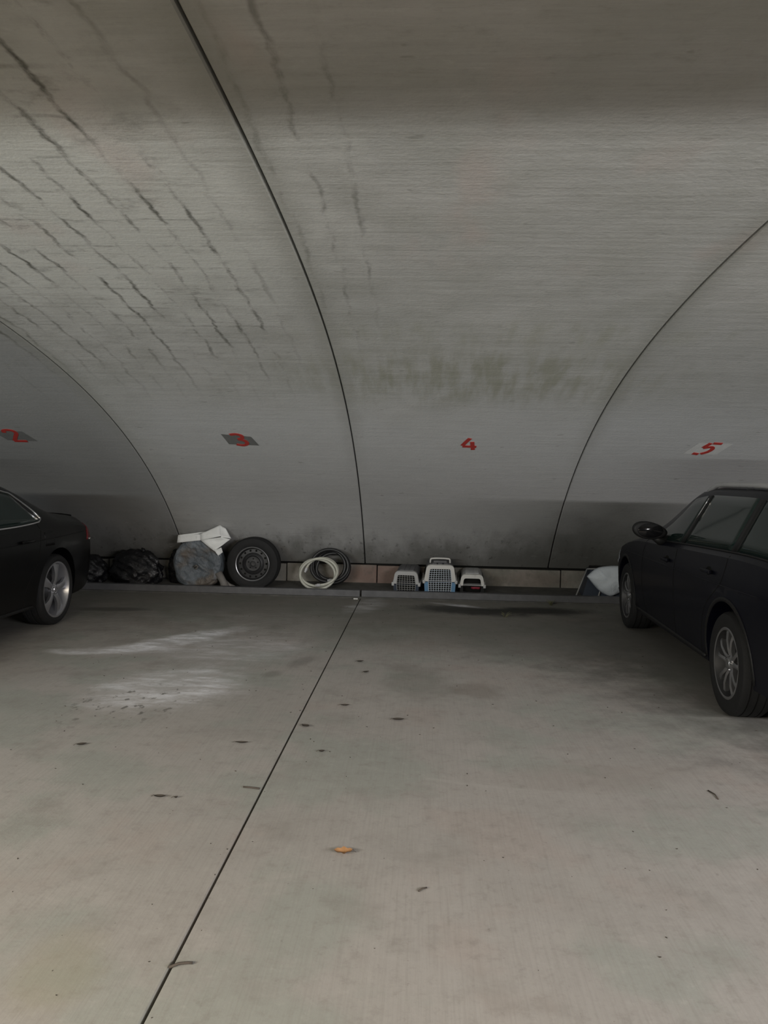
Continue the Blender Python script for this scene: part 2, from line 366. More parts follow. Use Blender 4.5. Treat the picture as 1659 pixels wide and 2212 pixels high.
def vault_panel(x0, x1):
    V = []; Fs = []; uvs = []
    ss = [SEND * i / NS for i in range(NS + 1)]
    ch = .007
    cols = [(x0 + GAP, -TH), (x0 + GAP, -ch), (x0 + GAP + ch, 0.0)] + [(x0 + (x1 - x0) * k / 4, 0.0) for k in (1, 2, 3)] + [(x1 - GAP - ch, 0.0), (x1 - GAP, -ch), (x1 - GAP, -TH)]
    nc = len(cols)
    for s_ in ss:
        for (x, off) in cols:
            y, z = vault_at(s_, off); V.append((x, y, z)); uvs.append((x, s_))
    for i in range(NS):
        for k in range(nc):
            Fs.append((i * nc + k, i * nc + (k + 1) % nc, (i + 1) * nc + (k + 1) % nc, (i + 1) * nc + k))
    Fs.append(tuple(range(nc))); Fs.append(tuple(range(NS * nc, (NS + 1) * nc)))
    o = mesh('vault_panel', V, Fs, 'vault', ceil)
    me = o.data; ul = me.uv_layers.new(name='UVMap')
    for lp in me.loops: ul.data[lp.index].uv = uvs[lp.vertex_index]
    bm = bmesh.new(); bm.from_mesh(me)
    for f in bm.faces: f.smooth = True
    for e in bm.edges:
        if len(e.link_faces) == 2 and e.calc_face_angle(0) > .35: e.smooth = False
    bm.to_mesh(me); bm.free()
    return o
panels = {}
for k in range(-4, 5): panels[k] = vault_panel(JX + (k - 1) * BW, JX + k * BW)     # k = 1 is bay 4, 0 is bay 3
XL, XR = JX - 5 * BW, JX + 4 * BW
# unseen backing above the panels, added to stop light leaking through the joints
V = []; Fs = []
ss = [SEND * i / 24 for i in range(25)]
for s_ in ss:
    for x in (XL - .2, XR + .2):
        y, z = vault_at(s_, -TH + .01); V.append((x, y, z)); y2, z2 = vault_at(s_, -.6); V.append((x, y2, z2))
for i in range(24):
    a = i * 4; b = a + 4
    Fs += [(a, a + 2, b + 2, b), (a + 1, a + 3, b + 3, b + 1), (a, a + 1, b + 1, b), (a + 2, a + 3, b + 3, b + 2)]
Fs += [(0, 1, 3, 2), (96, 97, 99, 98)]
mesh('vault_backing', V, Fs, 'dark', ceil)

# painted bay numbers on the vault
def ribbon(pts, wd, cx, s0, off, g):
    P = [Vector((a, b)) for a, b in pts]; V = []
    for i in range(len(P)):
        t = (P[min(i + 1, len(P) - 1)] - P[max(i - 1, 0)]).normalized(); n = Vector((-t.y, t.x)) * wd / 2
        for q in (P[i] + n, P[i] - n):
            for o_ in (off, off - .004):
                y, z = vault_at(s0 + q.y, o_); V.append((cx + q.x, y, z))
    Fs = []
    for i in range(len(P) - 1):
        a = i * 4; b = a + 4
        Fs += [(a, a + 2, b + 2, b), (a + 1, a + 3, b + 3, b + 1), (a, a + 1, b + 1, b), (a + 2, a + 3, b + 3, b + 2)]
    e = len(P) * 4 - 4; Fs += [(0, 1, 3, 2), (e, e + 1, e + 3, e + 2)]
    g.add(V, Fs)
def curve_pts(ctrl, n=8):
    out = []
    P = [ctrl[0]] + list(ctrl) + [ctrl[-1]]
    for i in range(1, len(P) - 2):
        for j in range(n):
            u = j / n; p0, p1, p2, p3 = [Vector(q) for q in P[i - 1:i + 3]]
            out.append(tuple(.5 * ((2 * p1) + (p2 - p0) * u + (2 * p0 - 5 * p1 + 4 * p2 - p3) * u * u + (3 * p1 - p0 - 3 * p2 + p3) * u ** 3)))
    out.append(tuple(ctrl[-1])); return out
DIG = {
 '2': [[(-.065, .06), (-.05, .10), (0, .115), (.05, .10), (.055, .05), (.0, -.02), (-.06, -.10)], [(-.07, -.105), (.075, -.105)]],
 '3': [[(-.06, .095), (0, .11), (.05, .085), (.045, .035), (-.005, .01)], [(-.005, .01), (.055, -.02), (.06, -.075), (.01, -.11), (-.06, -.095)]],
 '4': [[(.015, .115), (-.03, .04), (-.068, -.03)], [(-.068, -.045), (.075, -.05)], [(.035, .045), (.038, -.11)]],
 '5': [[(-.03, .11), (-.05, .02)], [(-.005, .108), (.085, .10)], [(-.045, .012), (.02, .035), (.055, .0), (.045, -.06), (.0, -.10)], [(-.02, -.108), (-.085, -.092)]]}
def number(ch, x, s0, k, patch, skew=0.0, pmat=None):
    if patch:
        g = G(); poly = patch; V = []; n = len(poly)
        nseg = 6
        rows = []
        for i in range(nseg + 1):
            v = i / nseg
            (x0, b0), (x1, b1), (x2, b2), (x3, b3) = poly      # bottom-left, bottom-right, top-right, top-left
            rows.append([((x0 + (x3 - x0) * v) * (1 - u) + (x1 + (x2 - x1) * v) * u, (b0 + (b3 - b0) * v) * (1 - u) + (b1 + (b2 - b1) * v) * u) for u in (0, .08, .5, .92, 1)])
        for lay in (.0022, -.002):
            for r in rows:
                for (a, b) in r: y, z = vault_at(s0 + b, lay); V.append((x + a, y, z))
        m = 5; N = (nseg + 1) * m; Fs = []
        for i in range(nseg):
            for j in range(m - 1):
                Fs.append((i * m + j, i * m + j + 1, (i + 1) * m + j + 1, (i + 1) * m + j))
        g.add(V, Fs); g.build('paint_patch', pmat, panels[k])
    for st in DIG[ch]:
        g = G(); ribbon(curve_pts([(a + skew * b, b * 1.15) for a, b in st], 6), .042, x, s0, .006, g)
        g.build('painted_stroke', 'red_paint', panels[k])
S0 = float(np.interp(-7.985, -dY, arc))
number('2', -4.336, S0, -1, [(-.12, -.11), (.20, -.12), (.13, .10), (-.2, .11)], -.1, 'grey_paint')
number('3', -1.925, S0, 0, [(-.13, -.11), (.19, -.13), (.14, .07), (-.165, .12)], -.12, 'grey_paint')
number('4', .470, S0 - .01, 1, None, -.1)
number('5', 2.882, S0 - .02, 2, [(-.20, -.12), (.14, -.13), (.22, .12), (-.12, .125)], .25, 'pale_paint')

# end walls, yard, and added light-blocking lintel, kerb and beam out of view
def wall(name, a, b, mat='conc'): return struct(G().box(a, b).build(name, mat))
struct(wall('wall_left', (XL - .3, YEND, -.1), (XL, 10.4, 3.2)), 'plain concrete end wall far to the left of the bays', 'wall')
struct(wall('wall_right', (XR, YEND, -.1), (XR + .3, 10.4, 3.2)), 'plain concrete end wall far to the right of the bays', 'wall')
struct(wall('wall_light_cutoff', (XL - .3, YEND, 2.04), (XR + .3, YEND + .3, 3.3)), 'added unseen concrete lintel behind the viewer, cutting light off the crown', 'wall')  # added blocker, its lower edge sets the light boundary on the crown

struct(wall('wall_light_kerb', (XL - 12, -10.6, -.01), (XR + 12, -10.5, .18)), 'added unseen low kerb behind the viewer, blocking light from the lower wall', 'wall')  # added blocker, keeps the upward panel's light off the lower wall

struct(wall('trim_shade_beam', (XL, .10, 2.37), (XR, .40, 2.84)), 'added unseen concrete beam above the viewer, shading the vault crown', 'beam')  # added blocker, keeps direct light off the near crown

# floor slabs
flo = struct(empty('floor'), 'worn grey concrete garage floor with one straight joint', 'floor')
edges = [XL, JX - 2 * BW, JX, JX + 2 * BW, XR]
for a, b in zip(edges[:-1], edges[1:]):
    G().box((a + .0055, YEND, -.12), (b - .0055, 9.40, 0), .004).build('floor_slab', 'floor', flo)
G().box((XL - .3, YEND, -.3), (XR + .3, 10.6, -.13)).build('subfloor', 'dark', flo)
struct(G().box((XL - 12, -40, -.3), (XR + 12, YEND - .001, -.002)).build('ground', 'yard'), 'dark asphalt yard outside the garage entrance', 'ground')

# ledge behind the rail (slightly rising) and the footing blocks
LS = .13
def ledge_z(y): return .018 + (y - 9.40) * LS
V = []
for x in (XL, XR):
    V += [(x, 9.405, -.12), (x, 9.405, ledge_z(9.40)), (x, 10.3, ledge_z(10.3)), (x, 10.3, -.12)]
led = struct(mesh('trim_1', V, [(0, 1, 2, 3), (4, 5, 6, 7), (0, 1, 5, 4), (1, 2, 6, 5), (2, 3, 7, 6), (3, 0, 4, 7)], 'ledge'), 'dark damp strip of ground between rail and footing', 'ledge')
foot = struct(empty('baseboard_back'), 'low plastered footing along the base of the vault', 'footing')
bx = JX + .16 - 9 * 1.2
while bx < XR:
    if bx + 1.2 > XL:
        jit = random.uniform(-.006, .006)
        G().box((max(bx, XL) + .006, 10.075 + jit, .0), (min(bx + 1.2, XR) - .006, 10.45, .338 + random.uniform(-.008, .004)), .010).build('footing_block', 'footing', foot)
    bx += 1.2
G().box((XL, 10.13, .0), (XR, 10.5, .36)).build('footing_core', 'dark', foot)
G().box((XL - .3, 10.24, -.3), (XR + .3, 11.4, .75)).build('light_leak_block', 'dark', foot)  # unseen block added to stop light leaking in at the joint feet

# kerb rails (steel channel, joint opposite the floor joint)
def rail(x0, x1, label):
    prof = [(9.425, .005), (9.425, .098), (9.515, .098), (9.515, .082), (9.441, .082), (9.441, .021), (9.515, .021), (9.515, .005)]
    e = empty('kerb_rail', ((x0 + x1) / 2, 9.47, 0)); tag(e, label, 'rail', 'steel kerb rails')
    g = G(); g.prism([(y - 9.47, z) for y, z in prof], x0 - e.location.x, x1 - e.location.x, 'x'); g.build('channel', 'rail', e)
    x = x0 + .25
    while x < x1:
        gg = G(); gg.box((-.05 , -.012, 0), (.05, .07, .02)); o = gg.build('foot_plate', 'rail', e); o.location = (x - e.location.x, .0, -.004)
        x += 1.5
    return e
rail(-6.6, JX - .012, 'grey steel kerb rail left of the floor joint, in front of the tyre')
rail(JX + .012, 4.6, 'grey steel kerb rail right of the floor joint, in front of the pet carriers')
e = tag(G().box((-.028, -.012, 0), (.028, .014, .016), .004).build('metal_clip', 'pale_metal'), 'small pale metal clip on the floor below the rail joint', 'clip'); e.location = (-.785, 9.33, .0)

# ------------------------------------------------------------------ wheels
def make_tyre(R_, rim, wd, style, parent, loc, flip):
    """parent > tyre > rim, spokes, hub_cap ; wheel axis = local Y, outer side +Y (flip turns it)"""
    h = wd / 2
    prof = [(rim - .012, -h * .80), (rim + .02, -h * .98), (R_ - .05, -h * 1.02), (R_ - .018, -h * .93), (R_ - .003, -h * .75), (R_, -h * .52), (R_ - .008, -h * .50), (R_ - .008, -h * .44), (R_, -h * .42), (R_, -h * .06), (R_ - .008, -h * .04),
            (R_ - .008, h * .04), (R_, h * .06), (R_, h * .42), (R_ - .008, h * .44), (R_ - .008, h * .50), (R_, h * .52), (R_ - .003, h * .75), (R_ - .018, h * .93), (R_ - .05, h * 1.02), (rim + .02, h * .98), (rim - .012, h * .80), (rim - .02, 0)]
    ty = G().lathe_y(prof, 64, True).build('tyre', 'rubber', parent, 'auto'); ty.location = loc
    if flip: ty.rotation_euler = (0, 0, PI)
    mat = {'five': 'alloy', 'twin': 'alloy_dark'}[style]
    r0 = rim
    G().lathe_y([(r0 + .006, h * .84), (r0 + .004, h * .90), (r0 - .012, h * .90), (r0 - .020, h * .70), (r0 - .035, h * .2), (r0 - .045, -h * .6), (r0 - .03, -h * .8), (r0 - .005, -h * .8)], 64, True).build('rim', mat if style == 'five' else 'steel_rim', ty, 'auto')
    if style == 'twin': G().lathe_y([(r0 + .005, h * .90), (r0 - .004, h * .93), (r0 - .014, h * .90), (r0 - .006, h * .86)], 64, True).build('rim_lip', mat, ty, 'auto')
    G().lathe_y([(.001, -h * .1), (r0 * .62, -h * .1), (r0 * .62, -h * .18), (.001, -h * .18)], 32).build('brake_disc', 'steel_rim', ty, 'auto')
    yo = h * .72
    if style == 'five':
        # broad slightly forked spokes
        me = None
        for k in range(5):
            if me is None:
                g = G(); out = []
                for (r, w0, y) in [(.045, .030, yo - .01), (.09, .026, yo + .004), (.15, .032, yo + .008), (.20, .045, yo), (r0 - .022, .066, yo - .006)]: out.append((r, w0, y))
                V = []
                for (r, w0, y) in out: V += [(r, y, -w0), (r, y + .008, -w0 * .3), (r, y + .008, w0 * .3), (r, y, w0), (r, y - .03, w0 * .8), (r, y - .03, -w0 * .8)]
                Fs = [];
                for i in range(len(out) - 1):
                    for j in range(6): Fs.append((i * 6 + j, i * 6 + (j + 1) % 6, i * 6 + 6 + (j + 1) % 6, i * 6 + 6 + j))
                Fs += [tuple(range(6)), tuple(range(len(V) - 6, len(V)))]
                g.add(V, Fs); o = g.build('spoke', mat, ty, 'auto'); me = o
            else: o = instance(me, ty)
            o.rotation_euler = (0, -(PI / 2 + 2 * PI * k / 5 + .15), 0)
    else:
        me = None
        for k in range(10):
            sgn = 1 if k % 2 else -1
            g = G(); V = []
            a0 = sgn * .16; a1 = sgn * .27
            out = [(.04, a0 * 1.9, .016, yo - .012), (.09, a0 * 1.3, .015, yo), (.15, a1 * .9, .014, yo + .004), (r0 - .02, a1, .022, yo - .004)]
            for (r, a, w0, y) in out:
                cx, cz = r * math.cos(a), r * math.sin(a); nx, nz = -math.sin(a), math.cos(a)
                V += [(cx - nx * w0, y, cz - nz * w0), (cx, y + .007, cz), (cx + nx * w0, y, cz + nz * w0), (cx + nx * w0 * .8, y - .028, cz + nz * w0 * .8), (cx - nx * w0 * .8, y - .028, cz - nz * w0 * .8)]
            Fs = []
            for i in range(len(out) - 1):
                for j in range(5): Fs.append((i * 5 + j, i * 5 + (j + 1) % 5, i * 5 + 5 + (j + 1) % 5, i * 5 + 5 + j))
            Fs += [tuple(range(5)), tuple(range(len(V) - 5, len(V)))]
            g.add(V, Fs); o = g.build('spoke', mat, ty, 'auto'); o.rotation_euler = (0, -(PI / 2 + 2 * PI * (k // 2) / 5), 0)
    G().lathe_y([(.001, yo + .012), (.028, yo + .012), (.034, yo + .004), (.052, yo), (.056, yo - .035), (.001, yo - .035)], 28).build('hub_cap', mat, ty, 'auto')
    for k in range(5):
        a = 2 * PI * k / 5 + .5
        G().lathe_y([(.001, yo + .009), (.007, yo + .009), (.009, yo - .01)], 8, False, (.043 * math.cos(a), 0, .043 * math.sin(a))).build('wheel_bolt', 'chrome', ty)
    return ty

# ------------------------------------------------------------------ cars
def spline(tab):
    xs = np.array([a for a, b in tab], float); ys = np.array([b for a, b in tab], float)
    n = len(xs); d = np.diff(ys) / np.diff(xs); m = np.zeros(n)
    m[0], m[-1] = d[0], d[-1]
    for i in range(1, n - 1): m[i] = 0 if d[i - 1] * d[i] <= 0 else 2 * d[i - 1] * d[i] / (d[i - 1] + d[i])
    def f(x):
        x = min(max(x, xs[0]), xs[-1]); i = min(int(np.searchsorted(xs, x, 'right')) - 1, n - 2); i = max(i, 0)
        h = xs[i + 1] - xs[i]; t = (x - xs[i]) / h
        return float((2 * t ** 3 - 3 * t * t + 1) * ys[i] + (t ** 3 - 2 * t * t + t) * h * m[i] + (-2 * t ** 3 + 3 * t * t) * ys[i + 1] + (t ** 3 - t * t) * h * m[i + 1])
    return f
class Car:
    def __init__(s, T, wb, R_, W, paint, root):
        s.zb, s.zs, s.hs, s.zt, s.ze, s.he = [spline(T[k]) for k in ('zb', 'zs', 'hs', 'zt', 'ze', 'he')]
        s.x0, s.x1 = T['zt'][0][0], T['zt'][-1][0]; s.wb, s.R, s.W, s.paint, s.root = wb, R_, W, paint, root
    def sect(s, x):
        zb, zs, hs, zt, ze, he = s.zb(x), s.zs(x), s.hs(x), s.zt(x), s.ze(x), s.he(x)
        zs = min(zs, ze - .012); P = [(0, zb), (hs * .82, zb), (hs * .955, zb + .045)]
        for f in (.18, .36, .55, .72, .86): 
            z = zb + .045 + (zs - zb - .045) * f
            b = {.18: .978, .36: .992, .55: 1.0, .72: 1.0, .86: .992}[f]
            P.append((hs * b, z))
        P.append((hs * .970, zs)); zg = zs + min(.03, (ze - zs) * .4); hg = max(min(hs * .935, hs * .97), he + .0)
        P.append((hg if hg > he else he + .01, zg))
        for f in (.33, .66): P.append((hg + (he - hg) * f, zg + (ze - zg) * f))
        P.append((he, ze))
        for a, b in ((.95, .40), (.86, .68), (.68, .87), (.38, .97)): P.append((he * a, ze + (zt - ze) * b))
        P.append((0, zt)); return P
    def side(s, x, z):
        P = s.sect(x)[2:13]; return float(np.interp(z, [p[1] for p in P], [p[0] for p in P]))
    def top(s, x, y):
        P = s.sect(x)[12:]; return float(np.interp(abs(y), [p[0] for p in P][::-1], [p[1] for p in P][::-1]))
    def body(s):
        xs = list(np.linspace(s.x0, s.x0 + .25, 9)[:-1]) + list(np.linspace(s.x0 + .25, s.x1 - .35, 60)[:-1]) + list(np.linspace(s.x1 - .35, s.x1, 12))
        V = []; Fs = []; n = None
        for x in xs:
            P = s.sect(x); ring = [(x, y, z) for y, z in P] + [(x, -y, z) for y, z in P[-2:0:-1]]; n = len(ring); V += ring
        for i in range(len(xs) - 1):
            for k in range(n): Fs.append((i * n + k, i * n + (k + 1) % n, (i + 1) * n + (k + 1) % n, (i + 1) * n + k))
        Fs += [tuple(range(n)), tuple(range((len(xs) - 1) * n, len(xs) * n))]
        o = mesh('body', V, Fs, s.paint, s.root)
        g = G()
        for ax in (0, s.wb):
            for sd in (1, -1):
                y0, y1 = sd * (s.W - .30), sd * (s.W + .2)
                r = s.R + .055; g.lathe_y([(r, min(y0, y1)), (r, max(y0, y1))], 40, False, (ax, 0, s.R + .01))
        cut = mesh('arch_cutter', g.V, g.F, None, s.root)
        md = o.modifiers.new('arch', 'BOOLEAN'); md.operation = 'DIFFERENCE'; md.object = cut; md.solver = 'EXACT'
        dg = bpy.context.evaluated_depsgraph_get(); dg.update()
        me = bpy.data.meshes.new_from_object(o.evaluated_get(dg)); o.modifiers.clear(); o.data = me
        bpy.data.objects.remove(cut)
        me.materials.clear(); me.materials.append(M[s.paint]); me.shade_smooth()
        bm = bmesh.new(); bm.from_mesh(me)
        for e in bm.edges:
            if len(e.link_faces) == 2 and e.calc_face_angle(0) > .55: e.smooth = False
        bm.to_mesh(me); bm.free(); return o
    def patch(s, name, xb, zf, sd, mat, parent=None, nu=14, nv=5, off=.004, dep=.012):
        """xb(v)->(x_start,x_end); zf(x,v)->z"""
        V = []
        for d in (off, -dep):
            for j in range(nv + 1):
                v = j / nv; a, b = xb(v)
                for i in range(nu + 1):
                    x = a + (b - a) * i / nu; z = zf(x, v); V.append((x, sd * (s.side(x, z) + d), z))
        m = nu + 1; N = m * (nv + 1); Fs = []
        for j in range(nv):
            for i in range(nu): Fs.append((j * m + i, j * m + i + 1, (j + 1) * m + i + 1, (j + 1) * m + i))
        bd = [j for j in range(m)] + [j * m + nu for j in range(1, nv + 1)] + [nv * m + i for i in range(nu - 1, -1, -1)] + [j * m for j in range(nv - 1, 0, -1)]
        for a, b in zip(bd, bd[1:] + bd[:1]): Fs.append((a, b, N + b, N + a))
        return mesh(name, V, Fs, mat, parent or s.root, True)
    def toppatch(s, name, xa, xb_, yf, mat, nu=10, nv=12, off=.005, parent=None):
        V = []
        for d in (off, -.012):
            for i in range(nu + 1):
                x = xa + (xb_ - xa) * i / nu; w = yf(x)
                for j in range(nv + 1):
                    y = -w + 2 * w * j / nv; V.append((x, y, s.top(x, y) + d))
        m = nv + 1; N = m * (nu + 1); Fs = []
        for i in range(nu):
            for j in range(nv): Fs.append((i * m + j, i * m + j + 1, (i + 1) * m + j + 1, (i + 1) * m + j))
        bd = [j for j in range(m)] + [j * m + nv for j in range(1, nu + 1)] + [nu * m + i for i in range(nv - 1, -1, -1)] + [j * m for j in range(nu - 1, 0, -1)]
        for a, b in zip(bd, bd[1:] + bd[:1]): Fs.append((a, b, N + b, N + a))
        return mesh(name, V, Fs, mat, parent or s.root, True)
    def line(s, name, pts, sd, r, mat, off=.002, parent=None, n=6):
        g = G(); g.tube([(x, sd * (s.side(x, z) + off), z) for x, z in pts], r, n); return g.build(name, mat, parent or s.root, True)
    def arch_trim(s, ax, sd, mat, r0, r1, out):
        V = []; n = 30; Fs = []; cz = s.R + .01
        for i in range(n + 1):
            a = -.12 + (PI + .24) * i / n
            for r in (r0, r1):
                x, z = ax + r * math.cos(a), cz + r * math.sin(a); z = max(z, .2)
                y = s.side(min(max(x, s.x0), s.x1), z)
                V += [(x, sd * (y + out), z), (x, sd * (y - .03), z)]
        for i in range(n):
            a = i * 4; b = a + 4; Fs += [(a, a + 2, b + 2, b), (a, a + 1, b + 1, b), (a + 2, a + 3, b + 3, b + 2), (a + 1, a + 3, b + 3, b + 1)]
        Fs += [(0, 1, 3, 2), (n * 4, n * 4 + 1, n * 4 + 3, n * 4 + 2)]
        return mesh('arch_trim', V, Fs, mat, s.root, True)

def estate():
    root = empty('estate_car', (2.885, 5.03, 0), math.radians(87.5))
    tag(root, 'dark blue estate car with roof rails parked nose to the wall in bay 5', 'car', 'parked cars')
    T = dict(
        zt=[(-.97, .62), (-.93, .95), (-.82, 1.12), (-.58, 1.38), (-.38, 1.465), (.3, 1.505), (.9, 1.505), (1.35, 1.475), (1.75, 1.345), (2.15, 1.155), (2.42, 1.035), (2.6, 1.0), (3.2, .92), (3.52, .82), (3.70, .70), (3.76, .58)],
        ze=[(-.97, .58), (-.93, .90), (-.82, 1.08), (-.58, 1.32), (-.38, 1.395), (.3, 1.435), (.9, 1.435), (1.35, 1.405), (1.75, 1.285), (2.15, 1.115), (2.42, 1.005), (2.6, .965), (3.2, .875), (3.52, .77), (3.70, .65), (3.76, .53)],
        he=[(-.97, .52), (-.82, .60), (-.5, .64), (.2, .67), (1.2, .665), (1.75, .68), (2.2, .735), (2.5, .77), (3.2, .72), (3.6, .55), (3.76, .36)],
        zs=[(-.97, .50), (-.92, .80), (-.7, 1.0), (-.2, 1.02), (.6, 1.0), (1.6, .965), (2.4, .93), (3.0, .85), (3.5, .72), (3.76, .48)],
        hs=[(-.97, .66), (-.88, .80), (-.5, .885), (.2, .91), (2.6, .91), (3.2, .895), (3.5, .83), (3.68, .68), (3.76, .46)],
        zb=[(-.97, .36), (-.85, .27), (-.5, .22), (3.2, .20), (3.6, .22), (3.76, .30)])
    T = {k: [(x + (.10 if x > 2.3 else 0), y) for x, y in v] for k, v in T.items()}
    c = Car(T, 2.94, .335, .91, 'car_blue', root); c.body()
    for ax in (0, 2.94):
        for sd in (1, -1): make_tyre(.335, .228, .215, 'twin', root, (ax, sd * .79, .335), sd < 0)
    zb_ = lambda x: c.zs(x) + .045
    zt_ = lambda x: c.ze(x) - .022
    for sd in (1, -1):
        for (xb, nm) in ((lambda v: (1.25 - .14 * v, 2.34 - .90 * v), 'front_window'), (lambda v: (.10 - .02 * v, 1.15 - .14 * v), 'rear_window'), (lambda v: (-.62 + .22 * v, .0 - .02 * v), 'quarter_window')):
            c.patch(nm, xb, lambda x, v: zb_(x) + max(zt_(x) - zb_(x), .004) * v, sd, 'glass')
        c.patch('door_pillar', lambda v: (1.15 - .14 * v, 1.25 - .14 * v), lambda x, v: zb_(x) + (zt_(x) - zb_(x)) * v, sd, 'plastic', nu=2, off=.0045)
        c.line('pillar_trim', [(1.21 - .13 * f, zb_(1.2) + .02 + (zt_(1.1) - zb_(1.2) - .04) * f) for f in [i / 8 for i in range(4, 9)]], sd, .005, 'chrome', .005)
        c.patch('rear_pillar', lambda v: (0.0 - .02 * v, .10 - .02 * v), lambda x, v: zb_(x) + (zt_(x) - zb_(x)) * v, sd, 'plastic', nu=2, off=.0045)
        c.line('window_sill_trim', [(x, zb_(x) - .008) for x in np.linspace(2.3, -.62, 20)], sd, .007, 'plastic', .002)
        # door gaps
        for xs_ in ([(2.22, .98), (2.24, .7), (2.2, .42), (2.1, .27)], [(1.19, 1.0), (1.19, .7), (1.17, .28)], [(.05, 1.03), (.10, .85), (.42, .62), (.52, .3)]):
            c.line('door_gap', curve_pts(xs_, 6), sd, .0035, 'dark', -.001)
        for hx, hz in ((1.42, .865), (.36, .895)):
            hd = G().box((-.095, -.012, -.014), (.095, .016, .014), .008).build('door_handle', 'car_blue', root, 'auto'); hd.location = (hx, sd * (c.side(hx, hz) + .018), hz)
            g = G().lathe_y([(.001, .002), (.034, .002), (.040, -.004)], 16); cup = g.build('handle_recess', 'dark', hd); cup.scale = (1.5, 1, .8); cup.location = (0, -sd * .017, 0); cup.rotation_euler = (0, 0, 0 if sd > 0 else PI)
        c.line('body_crease', [(x, .80 + .035 * (2.6 - x) / 3) for x in np.linspace(2.95, -.6, 24)], sd, .004, 'car_blue', .001)
        c.line('sill_trim', [(x, .285) for x in np.linspace(2.48, .44, 16)], sd, .016, 'plastic', .0)
        for ax in (0, 2.94): c.arch_trim(ax, sd, 'plastic', .392, .418, .006)
        # mirror: pod, arm and glass
        mx = 1.68; my = c.side(mx, 1.02)
        g = G(); prof = []
        arm = G().tube([(mx + .04, sd * (my - .03), 1.0), (mx + .03, sd * (my + .06), 1.0), (mx + .02, sd * (my + .10), 1.03)], [.05, .042, .035], 10).build('mirror_arm', 'plastic', root, True)
        pod = bmesh.new(); bmesh.ops.create_uvsphere(pod, u_segments=20, v_segments=14, radius=1)
        for v in pod.verts:
            x, y, z = v.co; f = .85 + .15 * y
            if x < -.35: x = -.35
            v.co = (x * .08, y * .150, (z * f) * .090 + y * .016)
        me = bpy.data.meshes.new('mirror_housing'); pod.to_mesh(me); pod.free(); me.shade_smooth()
        po = link('mirror_housing', me, 'plastic', root); po.location = (mx, sd * (my + .150), 1.085); po.scale = (1, sd, 1)
        gl = G().lathe_y([(.001, .004), (.060, .004), (.064, 0)], 24).build('mirror_glass', 'mirror_dark', po, True); gl.rotation_euler = (0, 0, PI / 2); gl.location = (-.027, .0, 0); gl.scale = (1.7, 1, 1)
        sg = G().tube([(.03, -.06, .035), (.045, .04, .03), (.02, .108, .028)], .006, 6).build('mirror_indicator', 'chrome', po, True)
        # roof rail
        pts = [(-.42, c.ze(-.42) + .012)] + [(x, c.ze(x) + .060) for x in np.linspace(-.30, 1.10, 12)] + [(1.24, c.ze(1.24) + .040), (1.32, c.ze(1.32) + .012)]
        g = G(); g.tube([(x, sd * (c.he(x) - .045), z) for x, z in pts], .019, 8); rr = g.build('roof_rail', 'satin', root, True)
        for fx in (-.38, .4, 1.26):
            G().box((fx - .06, -.014, c.ze(fx) - .01), (fx + .06, .014, c.ze(fx) + .036), .01).build('rail_foot', 'plastic', rr, 'auto').location = (0, sd * (c.he(fx) - .045), 0)
        c.patch('headlamp', lambda v: (3.30 + .12 * v, 3.70 - .02 * v), lambda x, v: c.zs(x) - .135 + .12 * v, sd, 'lamp_clear', off=.006)
        c.patch('tail_lamp', lambda v: (-.90 + .05 * v, -.62 - .05 * v), lambda x, v: .74 + .20 * v, sd, 'lamp_red', off=.006)
        c.patch('bumper_side', lambda v: (3.42, 3.8), lambda x, v: .24 + .10 * v, sd, 'plastic', off=.008)
    c.toppatch('windscreen', 1.42, 2.50, lambda x: c.he(x) * .93, 'glass')
    c.toppatch('tailgate_glass', -.84, -.50, lambda x: c.he(x) * .86, 'glass')
    g = G()
    for i in range(4): g.box((3.80, -.32, .44 + i * .045), (3.875, .32, .462 + i * .045))
    g.build('grille', 'plastic', root)
    G().box((3.72, -.36, .26), (3.87, .36, .40), .02).build('lower_grille', 'plastic', root)
    G().box((-.99, -.62, .30), (-.88, .62, .44), .03).build('rear_bumper', 'plastic', root, 'auto')
    return root
estate()

